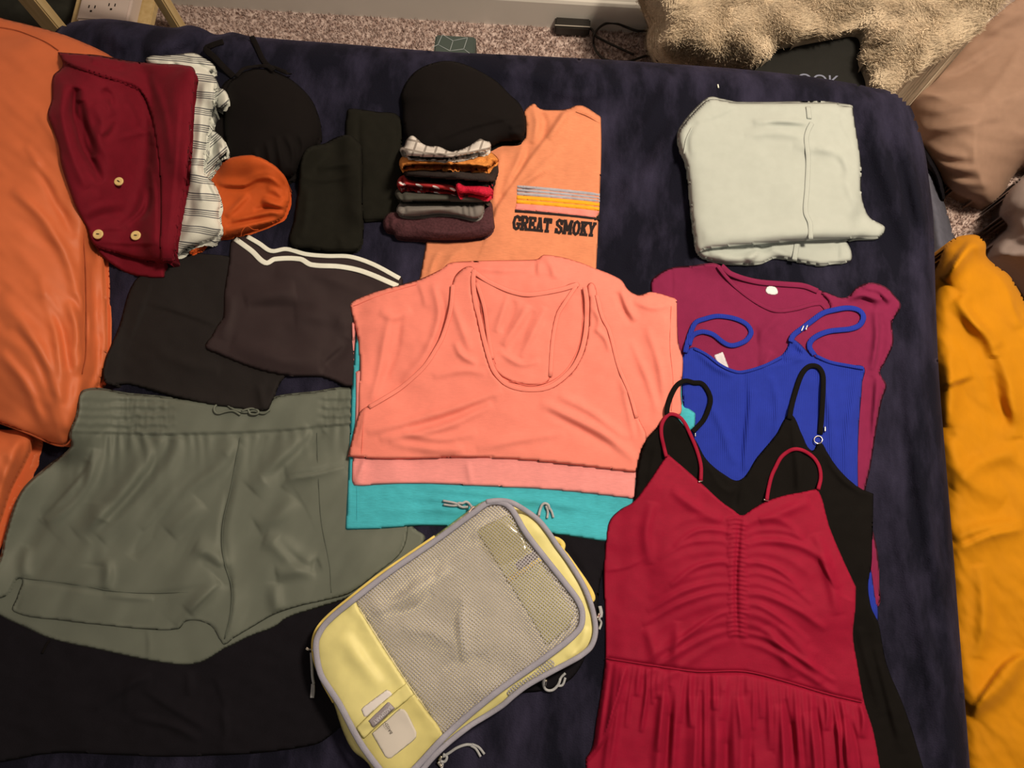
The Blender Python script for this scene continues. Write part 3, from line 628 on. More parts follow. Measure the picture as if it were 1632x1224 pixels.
# peach tee
M['peach'] = fabric('peach_heather', A(212, 124, 81), weave=1100, heather=0.07, mottle=0.05)
M['pgrey'] = fabric('print_grey', A(164, 150, 144), weave=1100, heather=0.04); M['pgold'] = fabric('print_gold', A(232, 152, 30), weave=1100, heather=0.04)
M['ppink'] = fabric('print_pink', A(230, 126, 106), weave=1100, heather=0.04); M['pblack'] = fabric('print_black', A(38, 28, 26), weave=1100, sheen=0)
tee = thing('t_shirt', 'heather peach t-shirt printed GREAT SMOKY under coloured stripes', 't-shirt', base_at(860, 300))
sheet('body', [(835,178),(844,168),(852,165),(860,173),(886,175),(906,173),(918,168),(931,169),(958,186,1),(959,232),(957,300),(954,360),(951,425),(948,480,1),(660,480,1),(668,445),(674,415),(680,380),(690,320),(720,260),(783,232),(832,224),(838,200)], M['peach'], tee, thick=5, edge=3,
      folds=[('S',30,7,[(903,172),(891,187),(869,219),(840,258),(815,295),(793,327),(786,345)]),('r',6,4,[(906,175),(896,190),(875,222)]),('r',6,4,[(850,170),(856,195),(850,230)]),('r',6,-4,[(860,176),(868,195),(862,220)]),('r',6,4,[(835,230),(820,270),(800,310)]),('r',5,-3,[(845,225),(835,255),(812,290)]),('r',6,3,[(895,235),(870,260),(830,295)]),('r',5,3,[(880,265),(850,282),(822,300)]),
             ('s',10,2.5,[(916,178),(935,183),(957,195)]),('r',5,4,[(800,240),(792,290),(786,340)]),('r',4,3,[(700,400),(690,420),(684,440)]),('r',5,3,[(740,395),(720,410),(700,440)])], noise=[(2,45),(1,16)], step=2.6)
def band(name, a, b, c, d, mat):
    """quad strip: a-b top edge, d-c bottom edge, bent like the hem of the print"""
    top = [(a[0] + (b[0] - a[0]) * t, a[1] + (b[1] - a[1]) * (0.72 * t + 0.28 * t * t)) for t in np.linspace(0, 1, 9)]
    bot = [(d[0] + (c[0] - d[0]) * t, d[1] + (c[1] - d[1]) * (0.72 * t + 0.28 * t * t)) for t in np.linspace(0, 1, 9)]
    return sheet(name, top + bot[::-1], mat, tee, thick=0.25, edge=1.5, step=1.6, drape=0.6, smooth_outline=False, add=False, bottom=False, lift=0.25)
yl = [295, 299.5, 300.3, 305, 305.8, 310.8]; yr = [308, 313, 313.8, 317.5, 318.3, 322.3]
for i in range(3): band('grey_stripe', (824, yl[2*i]), (956, yr[2*i]), (956, yr[2*i+1]), (824, yl[2*i+1]), M['pgrey'])
band('gold_stripe', (823.6, 311.5), (955.6, 323), (955.4, 329.3), (823.2, 317.6), M['pgold']); band('gold_stripe', (823.2, 318.3), (955.4, 330), (955.2, 336), (822.8, 324), M['pgold'])
band('pink_stripe', (822.8, 324.6), (955.2, 336.6), (950, 347), (821, 334), M['ppink'])
band('black_line', (820.5, 334), (954, 347), (954, 351), (820.5, 338.6), M['pblack'])
G = {'G': [[(.92,.72),(.80,.92),(.5,1),(.2,.9),(.06,.5),(.2,.1),(.5,0),(.82,.1),(.86,.42)],[(.55,.42),(1,.42)],[(.92,.95),(.92,.70)]],
     'R': [[(.22,0),(.22,1)],[(.05,1),(.65,1),(.88,.88),(.88,.62),(.65,.5),(.22,.5)],[(.55,.5),(.86,.04)],[(.02,.03),(.42,.03)],[(.74,.03),(1.02,.03)]],
     'E': [[(.22,0),(.22,1)],[(.04,.97),(.9,.97),(.9,.74)],[(.22,.5),(.66,.5)],[(.66,.62),(.66,.38)],[(.04,.03),(.92,.03),(.92,.28)]],
     'A': [[(.18,.03),(.5,1),(.82,.03)],[(.3,.34),(.7,.34)],[(0,.03),(.36,.03)],[(.64,.03),(1,.03)],[(.3,.97),(.56,.97)]],
     'T': [[(.5,0),(.5,1)],[(.04,.72),(.04,.97),(.96,.97),(.96,.72)],[(.28,.03),(.72,.03)]],
     'S': [[(.84,.72),(.72,.94),(.4,1),(.14,.84),(.18,.62),(.5,.5),(.82,.38),(.88,.16),(.6,0),(.26,.05),(.12,.26)],[(.88,.98),(.86,.70)],[(.08,.0),(.10,.28)]],
     'M': [[(.14,0),(.14,1),(.5,.25),(.86,1),(.86,0)],[(0,.03),(.3,.03)],[(.7,.03),(1,.03)],[(0,.97),(.2,.97)],[(.8,.97),(1,.97)]],
     'O': [[(.5,1),(.2,.88),(.08,.5),(.2,.12),(.5,0),(.8,.12),(.92,.5),(.8,.88),(.5,1)]],
     'K': [[(.2,0),(.2,1)],[(.84,.97),(.24,.42)],[(.42,.56),(.82,.04)],[(.02,.03),(.42,.03)],[(.02,.97),(.4,.97)],[(.66,.97),(1,.97)],[(.66,.03),(1.02,.03)]],
     'Y': [[(.14,.97),(.5,.45),(.86,.97)],[(.5,.45),(.5,.03)],[(.28,.03),(.72,.03)],[(0,.97),(.32,.97)],[(.68,.97),(1,.97)]]}
def on_cloth(Upx, lift):
    z = meet(Upx, blur(maxf(HM), .7), np.full(len(Upx), lift - .0006))
    return at_z(Upx[:, 0], Upx[:, 1], z)
def letters(word, q, mat, parent, wd):
    """slab-serif letters of flat print; q = corners (tl, tr, br, bl) in px"""
    tl, tr, br, bl = [np.array(c, float) for c in q]; adv = {'M': 1.25, ' ': 0.55}
    tot = sum(adv.get(c, 1.0) for c in word); x = 0
    for ch in word:
        w_ = adv.get(ch, 1.0)
        if ch != ' ':
            V = []; F = []
            for st in G[ch]:
                for (x0, y0), (x1, y1) in zip(st[:-1], st[1:]):
                    def mp(gx, gy):
                        s = (x + w_ * (0.05 + 0.86 * gx)) / tot; top = tl + (tr - tl) * s; bot = bl + (br - bl) * s
                        return bot + (top - bot) * gy
                    a = mp(x0, y0); b = mp(x1, y1); d = b - a; L_ = np.linalg.norm(d); d = d / (L_ + 1e-9); nn = np.array([-d[1], d[0]]) * wd / 2
                    a = a - d * wd * .3; b = b + d * wd * .3; m_ = max(2, int(L_ / 2.5) + 1)
                    for t in np.linspace(0, 1, m_):
                        c = a + (b - a) * t; V += [c + nn, c - nn]
                        if t > 0: k = len(V); F.append((k - 4, k - 3, k - 1, k - 2))
            P = on_cloth(np.array(V), 0.0011)
            o = mesh_obj('printed_letter', P, [F], mat, parent)
        x += w_
letters('GREAT SMOKY', [(819,344),(951,356),(948,376),(817,364)], M['pblack'], tee, 4.3)
for u0, hgt in ((948.5, 9), (951.5, 12), (954, 10)):
    sheet('printed_pine', [(u0 - 3, 351), (u0 - 1.5, 351 - hgt * .45), (u0, 350 - hgt), (u0 + 1.5, 351 - hgt * .45), (u0 + 3, 352)], M['pblack'], tee, thick=0.25, edge=1, step=1.2, drape=0.6, smooth_outline=False, add=False, bottom=False, lift=0.35)
tube('collar_seam', [(918,178),(935,184),(957,197)], 0.7, M['peach'], tee, hgt=0.6)

# black dome-shaped folded bra
o = thing('bra', 'black moulded bra folded into a dome above the rolled underwear', 'bra', base_at(740, 165))
sheet('cup', [(641,170),(639,151),(647,131),(663,113),(685,102),(712,97),(739,102),(766,114),(793,131),(813,151),(828,165),(836,182),(839,200),(837,214),(831,224),(800,227),(780,236),(720,250),(660,246),(645,215)], M['black2'], o, thick=5, edge=4, puff=46, puffr=80,
      folds=[('s',14,3,[(700,226),(740,208),(800,192),(836,185)]),('r',4,3,[(812,202),(825,198),(838,198)]),('r',4,3,[(812,214),(826,212),(836,214)]),('r',5,-2,[(646,150),(670,115),(712,102)])], noise=[(1.2,50)], step=2.6)

# row of rolled underwear
def plaid(name):
    m, nt, N, L, b = newmat(name); uvn = N.new('ShaderNodeUVMap'); sx = N.new('ShaderNodeSeparateXYZ'); L.new(uvn.outputs[0], sx.inputs[0])
    outs = []
    for ax, k in (('X', 1.0), ('Y', 1.0)):
        fr = N.new('ShaderNodeMath'); fr.operation = 'FRACT'; L.new(sx.outputs[ax], fr.inputs[0])
        lt = N.new('ShaderNodeMath'); lt.operation = 'LESS_THAN'; lt.inputs[1].default_value = 0.2; L.new(fr.outputs[0], lt.inputs[0]); outs.append(lt.outputs[0])
    mx = N.new('ShaderNodeMath'); mx.operation = 'MAXIMUM'; L.new(outs[0], mx.inputs[0]); L.new(outs[1], mx.inputs[1])
    mi = N.new('ShaderNodeMix'); mi.data_type = 'RGBA'; L.new(mx.outputs[0], mi.inputs['Factor']); mi.inputs['A'].default_value = A(205, 184, 160); mi.inputs['B'].default_value = A(140, 122, 104)
    L.new(mi.outputs['Result'], b.inputs['Base Color']); b.inputs['Roughness'].default_value = 0.9
    return m
def dots(name):
    m, nt, N, L, b = newmat(name); uvn = N.new('ShaderNodeUVMap'); vo = N.new('ShaderNodeTexVoronoi'); vo.inputs['Scale'].default_value = 1.0; vo.inputs['Randomness'].default_value = 0.0
    L.new(uvn.outputs[0], vo.inputs['Vector']); lt = N.new('ShaderNodeMath'); lt.operation = 'LESS_THAN'; lt.inputs[1].default_value = 0.17; L.new(vo.outputs['Distance'], lt.inputs[0])
    mi = N.new('ShaderNodeMix'); mi.data_type = 'RGBA'; L.new(lt.outputs[0], mi.inputs['Factor']); mi.inputs['A'].default_value = A(172, 34, 34); mi.inputs['B'].default_value = A(238, 214, 196)
    L.new(mi.outputs['Result'], b.inputs['Base Color']); b.inputs['Roughness'].default_value = 0.8
    return m
def lace(name, col, sc=330):
    m = fabric(name, col, weave=sc, bump=0.9, mottle=0.3, mscale=sc); return m
M['plaid'] = plaid('plaid_cotton'); M['dots'] = dots('red_dotted_cotton')
GR = 'rolled underwear in the row'
u_pl = sheet('rolled_underwear', [(612,348),(620,339),(633,337),(700,332),(773,325),(778,320),(784,324),(786,340),(788,355),(788,365),(774,377),(731,383),(665,382),(631,379),(626,371),(613,367),(610,357)], lace('plum_lace', A(72, 38, 38), 260), thick=5, edge=3, puff=20, puffr=22,
      folds=[('s',8,4,[(632,378),(627,360),(633,340)]),('r',3,-3,[(620,345),(619,365)]),('r',5,3,[(660,365),(720,372),(770,362)])], noise=[(1.5,14)], step=2.2)
tag(u_pl, 'plum brown lace underwear, widest roll beside the peach tee hem', 'underwear', GR)
u_g = sheet('rolled_underwear', [(631,336),(635,326),(641,321),(698,320),(770,321),(773,331),(768,345),(755,349),(731,344),(698,341),(674,344),(649,345),(636,342)], fabric('grey_jersey', A(118, 104, 90), weave=900), thick=4, edge=3, puff=17, puffr=13,
      folds=[('r',2.5,-2.5,[(735,323),(736,342)]),('r',2.5,-2.5,[(745,323),(746,345)]),('r',2.5,-2.5,[(752,323),(755,346)]),('r',4,3,[(645,335),(690,333),(725,332)]),('r',3,-3,[(640,325),(645,335),(638,340)])], noise=[(2,18,0,4)], step=2.0)
tag(u_g, 'light grey underwear rolled between the olive roll and the plum roll', 'underwear', GR)
u_o = sheet('rolled_underwear', [(629,308),(633,301),(643,297),(665,295),(720,300),(773,306),(777,311),(782,317),(776,323),(714,322),(660,322),(641,322),(631,315)], fabric('olive_jersey', A(70, 64, 52), weave=900), thick=4, edge=3, puff=17, puffr=13,
      folds=[('r',3,-5,[(642,298),(641,310),(642,321)]),('r',3,-5,[(773,308),(774,320)])], noise=[(1.5,18,0,4)], step=2.0)
tag(u_o, 'dark olive grey underwear rolled between the red roll and the grey roll', 'underwear', GR)
ur = thing('rolled_underwear', 'red underwear with white polka dots and crimson lace end, rolled', 'underwear', base_at(708, 295), GR)
sheet('dotted_cloth', [(633,289),(638,281),(647,278),(682,282),(726,288),(728,306),(714,304),(680,300),(649,297),(640,298),(633,297)], M['dots'], ur, thick=4, edge=3, puff=17, puffr=10, step=2.0,
      folds=[('r',2.5,-6,[(643,280),(642,290),(643,298)])], uvf=lambda u, v: ((u - 645 - 1.2 * (v - 296)) / 23.4, (v - 293 - 0.115 * (u - 645)) / 15.0))
sheet('lace_end', [(728,289),(750,290),(783,291),(787,297),(785,309),(778,314),(750,309),(729,306)], lace('crimson_lace', A(186, 22, 44), 330), ur, thick=4, edge=2.5, puff=17, puffr=10, noise=[(1.2,6)], step=2.0, drape=0.8)
u_b = sheet('rolled_underwear', [(642,269),(649,263),(698,261),(731,262),(779,266),(785,259),(791,256),(795,273),(793,279),(786,290),(731,288),(691,285),(649,281),(642,275)], lace('black_lace', A(38, 28, 24), 500), thick=4, edge=3, puff=17, puffr=13, noise=[(1.5,16,0,3)], folds=[('r',3,-4,[(776,268),(782,280)])], step=2.0)
tag(u_b, 'black underwear rolled between the mustard lace roll and the red roll', 'underwear', GR)
u_m = sheet('rolled_underwear', [(640,250),(650,248),(698,251),(747,247),(772,241),(781,242),(791,249),(795,257),(788,260),(781,266),(763,266),(731,264),(674,263),(645,266),(641,272),(636,261)], lace('mustard_lace', A(206, 122, 52), 300), thick=4, edge=2.5, puff=17, puffr=9, noise=[(2.5,8)], folds=[('r',3,4,[(755,255),(775,250),(790,255)]),('r',2.5,-3,[(765,250),(780,248)])], step=2.0)
tag(u_m, 'mustard orange lace underwear rolled between the plaid roll and the black roll', 'underwear', GR)
u_p = sheet('rolled_underwear', [(638,235),(644,233),(647,224),(656,216),(665,221),(674,229),(685,233),(698,233),(718,241),(734,238),(750,231),(765,221),(775,225),(781,226),(781,238),(763,243),(744,247),(711,253),(695,252),(647,249),(646,243),(638,242)], M['plaid'], thick=4, edge=2.5, puff=14, puffr=10, step=2.0,
      folds=[('s',8,4,[(700,250),(690,243),(645,238)]),('r',4,3,[(660,225),(690,240),(720,246)])], uvf=lambda u, v: ((u - 640) / 17.5 + 0.02 * (v - 240), (v - 0.0 * u - 10 * np.sin((u - 640) / 140 * 3.14)) / 16.0 + 0.35))
tag(u_p, 'white and grey plaid underwear rolled against the black dome bra', 'underwear', GR)

# mint sweatshirt
M['mint'] = fabric('mint_fleece', A(166, 160, 139), rough=0.85, sheen=0.2, weave=1400, bump=0.1, mottle=0.03)
mt = thing('sweatshirt', 'pale mint sweatshirt folded into a square with wide raised seams', 'sweatshirt', base_at(1230, 290))
low = [(1079,213),(1089,194),(1111,169),(1131,154),(1150,157),(1177,162),(1312,161),(1338,164),(1359,167,1),(1362,204),(1366,300),(1340,378),(1348,383),(1357,400),(1356,416),(1334,420),(1310,423),(1285,419),(1261,414),(1238,411),(1212,421),(1192,422),(1158,420),(1126,413),(1111,402),(1105,375),(1099,326),(1094,272),(1089,252),(1082,235)]
sheet('under_layer', low, M['mint'], mt, thick=8, edge=5, puff=8, puffr=20, folds=[('s',12,5,[(1192,421),(1205,408),(1212,398)]),('r',6,4,[(1190,415),(1200,405),(1212,395)]),('r',7,-6,[(1150,408),(1190,402),(1230,393)]),('r',8,5,[(1130,405),(1170,410),(1200,404)]),('r',3,-2.5,[(1334,384),(1335,400),(1333,418)]),('s',8,3,[(1262,413),(1240,400),(1225,395)])], noise=[(2,40)])
tube('sleeve_seam', [(1270,388),(1268,402),(1266,414)], 4.5, M['mint'], mt, hgt=0.9, lift=-0.6)
top_ = [(1081,213),(1091,196),(1112,172),(1131,158),(1152,160),(1177,164),(1312,163),(1336,165),(1338,168,1),(1359,169,1),(1364,204),(1370,240),(1373,267),(1373,306),(1379,333),(1388,348),(1405,357),(1411,363),(1408,373),(1400,380),(1368,380),(1346,382),(1285,384),(1230,388),(1187,391),(1150,394),(1126,397),(1112,401),(1106,376),(1100,326),(1095,272),(1090,252),(1083,235)]
sheet('top_layer', top_, M['mint'], mt, thick=10, edge=5, puff=9, puffr=26, folds=[('s',16,3,[(1104,195),(1140,187),(1180,170),(1240,172),(1310,166)]),('r',4,-3,[(1097,252),(1095,225),(1102,203),(1112,195)]),('s',12,3,[(1298,196),(1260,192),(1200,192)]),('r',7,4,[(1200,194),(1250,193),(1290,198)]),('r',6,-3,[(1220,198),(1260,200),(1292,202)]),('s',10,2,[(1337,166),(1340,195),(1355,225),(1368,300)]),('r',8,4,[(1300,235),(1340,250),(1355,300),(1372,340)]),('r',7,3,[(1187,215),(1240,212),(1285,220)]),('r',9,3,[(1265,230),(1300,236),(1330,232)]),('r',8,-3,[(1330,240),(1350,280),(1370,320)]),('r',14,4,[(1120,380),(1200,375),(1300,370),(1390,368)])], noise=[(2.2,70),(0.8,25)], step=3)
tube('panel_seam', [(1288,170),(1290,189)], 4.2, M['mint'], mt, hgt=0.9, lift=-0.6)
tube('panel_seam', [(1294,196),(1288,208),(1285,221),(1288,253),(1286,302),(1284,338),(1291,356),(1292,381)], 4.2, M['mint'], mt, hgt=0.9, lift=-0.6)
tube('sleeve_seam', [(1090,245),(1094,222),(1103,203)], 1.3, M['mint'], mt, hgt=1.0)
# berry tee
M['berry'] = fabric('berry_jersey', A(122, 27, 56), weave=1200, mottle=0.05)
bt = thing('t_shirt', 'berry pink crew tee with a crumpled sleeve, under the blue camisole', 't-shirt', base_at(1230, 640))
ber = [(1037,452),(1041,443),(1068,427),(1103,423),(1135,419),(1146,422),(1165,433),(1206,444),(1250,448),(1282,451),(1309,463),(1347,474),(1365,458),(1388,450),(1412,457),(1425,470),(1436,486),(1429,502),(1422,514),(1424,546),(1412,576),(1403,594),(1413,614),(1406,638),(1397,685),(1388,743),(1379,790),(1390,840),(1399,880),(1402,930),(1397,970),(1300,980),(1100,960),(1050,900),(1048,700),(1055,560),(1040,480)]
sheet('back_panel', ber, M['berry'], bt, thick=2.5, edge=3, noise=[(2,50)])
tube('collar', [(1150,424),(1166,437),(1206,449),(1250,453),(1282,456),(1303,464)], 5.0, M['berry'], bt, hgt=1.3)
sheet('care_label', [(1220,460),(1226,455),(1234,456),(1239,461),(1239,469),(1228,470),(1221,467)], fabric('white_label', A(222, 204, 186), weave=500), bt, thick=0.6, edge=1.5, step=1.6, folds=[('r',1.5,-1,[(1229,456),(1228,469)])])
frn = [(1037,453),(1041,444),(1068,428),(1103,424),(1135,420),(1144,423),(1157,440),(1176,458),(1206,480),(1235,493),(1265,491),(1306,482),(1321,492),(1318,478),(1306,464),(1347,475),(1365,459),(1388,451),(1412,458),(1425,471),(1435,486),(1428,502),(1421,514),(1423,546),(1411,576),(1402,594),(1412,614),(1405,638),(1396,685),(1387,743),(1378,790),(1389,840),(1398,880),(1401,930),(1396,968),(1300,976),(1100,958),(1052,900),(1050,700),(1057,560),(1041,480)]
sheet('front_panel', frn, M['berry'], bt, thick=3, edge=3, step=2.8,
      folds=[('r',5,7,[(1352,476),(1372,470),(1390,474),(1410,480)]),('r',4,-6,[(1360,482),(1380,480),(1395,490)]),('r',5,7,[(1375,458),(1395,463),(1420,480)]),('r',4,-5,[(1388,460),(1402,470),(1412,490)]),('r',6,6,[(1395,490),(1398,540),(1390,590)]),('r',5,-5,[(1405,500),(1404,550),(1395,590)]),('s',12,4,[(1393,600),(1400,540),(1413,500)]),('r',5,5,[(1400,600),(1396,640),(1392,690)]),('r',5,-4,[(1390,600),(1386,660),(1380,740)]),('r',6,4,[(1230,560),(1215,590),(1205,600)]),('r',5,-3,[(1205,520),(1206,560),(1206,590)]),('r',7,3,[(1250,500),(1225,520),(1205,550)]),('s',10,3,[(1304,465),(1318,480),(1321,492)]),('r',2.5,-1.5,[(1070,427),(1071,450),(1070,480)])], noise=[(2.5,50),(1,18)])
tube('neckband', [(1144,424),(1157,441),(1176,460),(1206,482),(1235,495),(1265,493),(1306,484),(1318,494)], 3.4, M['berry'], bt, hgt=1.0, lift=-0.4)

# blue ribbed camisole
M['blue'] = fabric('royal_blue_rib', A(32, 46, 129), weave=1000, rib=110, bump=0.5, mottle=0.05)
bc = thing('camisole', 'royal blue ribbed camisole with looped straps, on the berry tee', 'camisole', base_at(1230, 760))
sheet('care_label', [(1137,566),(1152,560),(1163,589),(1148,592)], fabric('white_satin_label', A(206, 188, 176), weave=500), bc, thick=0.6, edge=1.5, step=2, smooth_outline=False)
sheet('body', [(1086,575),(1092,560),(1106,553),(1126,563),(1147,579),(1165,588),(1182,591),(1218,580),(1244,567),(1254,554),(1259,540),(1273,546),(1294,566),(1323,576),(1353,582),(1377,585),(1375,608),(1369,685),(1368,773),(1376,850),(1388,905),(1394,945),(1400,986),(1390,1000),(1240,1010),(1070,990),(1060,900),(1078,800),(1088,700)], M['blue'], bc, thick=3.5, edge=3,
      folds=[('r',4,-3,[(1186,592),(1188,640),(1182,700),(1180,760)]),('r',6,3,[(1200,620),(1192,690),(1186,750)]),('s',12,4,[(1297,568),(1280,570),(1250,578),(1215,583)]),('r',5,4,[(1270,552),(1280,565),(1250,572)]),('r',5,-3,[(1262,550),(1272,560),(1290,568)]),('r',6,3,[(1300,570),(1320,640),(1330,740)]),('r',5,3,[(1110,560),(1140,585),(1170,600)]),('r',7,3,[(1130,640),(1150,680),(1170,740)]),('r',7,3,[(1369,600),(1350,700),(1352,770)]),('r',6,2.5,[(1230,600),(1240,650),(1235,700)])], noise=[(2,45)], step=2.8)
tube('neck_binding', [(1106,555),(1126,565),(1147,581),(1165,590),(1182,593),(1218,583),(1246,569)], 2.6, M['blue'], bc, hgt=0.9, lift=-0.6)
tube('back_binding', [(1300,567),(1323,577),(1353,583),(1376,587)], 3.0, M['blue'], bc, hgt=1.2, lift=-0.3)
tube('strap', [(1092,562),(1096,545),(1101,529),(1109,514),(1124,508),(1141,504),(1158,505),(1172,508),(1184,513),(1192,519),(1197,529),(1194,537),(1187,544),(1172,550),(1162,550),(1152,545),(1138,534),(1128,530),(1117,529),(1104,535),(1098,550)], 4.2, M['blue'], bc, hgt=1.1, lift=0.8)
tube('strap', [(1260,545),(1264,535),(1279,523),(1296,510),(1312,499),(1330,494),(1347,491),(1362,492),(1372,497),(1376,506),(1370,518),(1356,524),(1338,526),(1322,528),(1305,534),(1293,543),(1290,553),(1298,566)], 4.6, M['blue'], bc, hgt=1.1, lift=0.8)
tube('strap_slider', [(1277,528),(1281,519)], 1.2, M['silver'], bc, lift=2.2); tube('strap_slider', [(1284,526),(1287,518)], 1.2, M['silver'], bc, lift=2.2)

# teal, salmon and coral tank tops
M['teal'] = fabric('teal_heather', A(66, 160, 158), weave=1100, heather=0.1, mottle=0.05)
M['salmon'] = fabric('salmon_heather', A(228, 134, 119), weave=1100, heather=0.06, mottle=0.04)
M['coral'] = fabric('coral_jersey', A(231, 122, 97), weave=1200, heather=0.03, mottle=0.03)
M['coral_seam'] = fabric('coral_thread', A(232, 112, 88), weave=900)
tt = thing('tank_top', 'heather teal tank top, lowest of the three stacked tanks', 'tank top', base_at(780, 700))
sheet('body', [(550,845,1),(553,790),(556,731),(562,600),(580,500),(650,450),(860,425),(1000,470),(1070,520),(1086,600),(1089,646),(1100,652),(1109,659,1),(1107,682),(1098,690),(1060,760),(1010,850),(966,864,1),(930,858),(887,852),(800,845),(720,840),(667,838),(622,842)], M['teal'], tt, thick=4, edge=3, folds=[('r',6,3,[(640,790),(750,800),(850,800),(960,815)]),('r',5,2.5,[(690,780),(800,790),(900,800)]),('r',7,2.5,[(600,815),(700,812),(800,822)])], noise=[(2,50),(0.8,16)])
tube('hem_stitching', [(567,735),(569,790),(569,843)], 0.6, M['teal'], tt, hgt=0.4)
st = thing('tank_top', 'salmon pink tank top showing a band between the coral and teal tanks', 'tank top', base_at(790, 650))
sheet('body', [(560,516),(566,513),(572,590),(600,480),(700,440),(900,440),(1040,490),(1076,560),(1076,640),(1030,720),(1016,755),(1011,796,1),(948,788),(865,780),(785,776),(720,773),(662,771),(600,773),(572,775),(562,771),(560,752),(564,700),(566,600)], M['salmon'], st, thick=3.5, edge=3, folds=[('s',8,3,[(572,775),(580,755),(590,730)]),('r',4,3,[(566,770),(575,750),(582,730)]),('r',5,2,[(745,735),(748,755),(752,772)])], noise=[(1.6,50)])
ct = thing('tank_top', 'coral tank top with wide scoop neck, uppermost of the three stacked tanks', 'tank top', base_at(820, 590))
full = [(558,486),(562,480),(601,464),(663,447),(703,429),(716,419),(785,415),(855,413),(867,406),(908,413),(948,427),(989,445),(1002,462),(1018,470),(1038,465),(1079,476,1),(1081,543),(1089,576),(1085,625),(1085,660),(1060,672),(1034,697),(1022,719),(1014,752,1),(948,744),(867,735),(785,729),(703,729),(622,731),(554,727,1),(564,686),(569,666),(571,625),(573,584),(569,535),(560,498)]
sheet('back_panel', full, M['coral'], ct, thick=3.5, edge=3, step=2.8,
      folds=[('s',14,4,[(862,408),(856,422),(856,440)]),('r',6,4,[(868,410),(880,425),(884,445)]),('r',6,4,[(622,502),(612,550),(601,609),(590,640)]),('r',5,-3,[(640,500),(630,560),(610,610)]),('r',7,4,[(605,498),(630,505),(655,495)]),('r',6,4,[(690,450),(700,500),(680,560),(640,610)]),('r',5,-3,[(700,460),(708,510),(690,560)]),('r',6,5,[(989,462),(1000,490),(1014,512)]),('r',5,-4,[(982,465),(994,495),(1006,515)]),('r',5,3,[(1010,480),(1040,490),(1070,485)]),('r',6,3,[(1030,520),(1050,580),(1060,650)]),('r',6,3,[(1005,540),(1030,600),(1050,660)]),('s',10,2.5,[(664,447),(672,470),(676,490)]),('r',5,3,[(740,425),(800,430),(850,428)])], noise=[(2,45),(1,16)])
rb = [(744,428),(752,429),(785,449),(834,466),(887,460),(924,450),(912,466),(896,485),(888,500),(880,540),(875,606),(846,614),(805,604),(783,580),(777,540),(770,490),(758,450)]
sheet('racerback_panel', rb, M['coral'], ct, thick=2.5, edge=2.5, step=2.4, folds=[('r',6,4,[(842,486),(825,515),(801,551)]),('r',5,-3,[(850,495),(832,530),(812,560)]),('r',6,4,[(870,490),(850,530),(830,570)]),('r',5,3,[(810,470),(800,500),(790,530)]),('r',5,3,[(795,560),(830,580),(860,575)]),('r',5,-3,[(820,480),(812,505),(800,530)])], noise=[(2,25)])
fr_ = [(554,728,1),(564,687),(569,668),(574,655),(584,648),(610,632),(634,618),(656,600),(675,581),(692,555),(703,535),(711,512),(716,494),(720,454),(727,437),(744,425),(756,428),(752,445),(752,462),(756,485),(760,503),(769,543),(781,584),(790,600),(805,613),(825,620),(846,622),(868,620),(887,613),(912,592),(924,572),(932,552),(937,525),(938,503),(938,478),(935,457),(943,450),(950,460),(953,480),(962,505),(973,527),(989,584),(1006,625),(1018,666),(1031,697),(1022,719),(1014,753,1),(948,745),(867,736),(785,730),(703,730),(622,732)]
sheet('front_panel', fr_, M['coral'], ct, thick=4, edge=3, step=2.6,
      folds=[('r',7,5,[(800,622),(724,650),(642,674),(585,690)]),('r',6,-3,[(790,635),(724,663),(650,686)]),('r',7,5,[(785,645),(703,682),(605,700)]),('r',8,5,[(860,640),(905,662),(960,690),(1016,735)]),('r',6,-3,[(870,655),(920,682),(980,715)]),('r',7,4,[(890,630),(940,655),(1000,700)]),('r',7,4,[(990,600),(1004,650),(1015,700)]),('r',5,-4,[(1000,625),(1010,665),(1016,700)]),('r',6,3,[(640,690),(700,700),(760,690)]),('s',9,2.5,[(726,732),(728,722),(738,712)]),('r',6,3,[(690,600),(740,590),(775,595)]),('r',5,4,[(725,545),(735,565),(760,580)]),('r',6,3,[(720,480),(735,520),(750,560)]),
             ('r',4,3,[(945,490),(955,510),(950,530)]),('r',4,3,[(950,525),(965,540),(972,560)]),('s',12,3,[(581,650),(575,680),(566,710)]),('r',7,3,[(900,690),(830,700),(760,715)]),('r',7,3,[(620,705),(680,715),(740,718)])], noise=[(2.5,60),(1,20,20,2)])
sm_ = M['coral']
tube('neckline_binding', [(756,430),(754,445),(755,462),(758,485),(763,503),(772,543),(784,584),(793,599),(807,612),(826,619),(846,621),(868,619),(886,611),(910,590),(922,571),(929,552),(934,525),(935,503),(935,478),(932,458)], 4.0, sm_, ct, hgt=0.9, lift=-0.75)
tube('armhole_binding', [(722,454),(718,494),(706,535),(695,556),(678,582),(658,602),(636,620),(612,635),(588,649)], 3.6, sm_, ct, hgt=0.8, lift=-0.65)
tube('armhole_binding', [(951,470),(960,505),(971,527),(986,584),(1003,625),(1015,666)], 3.2, sm_, ct, hgt=0.8, lift=-0.65)
tube('back_neck_binding', [(752,431),(785,452),(834,469),(887,463),(922,453)], 4.2, sm_, ct, hgt=0.9, lift=-0.7)
tube('racerback_binding', [(760,450),(772,490),(779,540),(785,572)], 3.4, sm_, ct, hgt=0.8, lift=-0.6)
tube('racerback_binding', [(918,456),(898,486),(889,502),(881,542),(877,600)], 3.4, sm_, ct, hgt=0.8, lift=-0.6)
for pts in ([(764,462),(768,500),(778,545),(790,580)], [(927,470),(929,505),(923,550),(905,585),(880,606),(846,614),(812,607)]):
    tube('topstitching', pts, 0.5, M['coral_seam'], ct, hgt=0.4)
tube('topstitching', [(580,657),(578,690),(576,727)], 0.5, M['coral_seam'], ct, hgt=0.4)
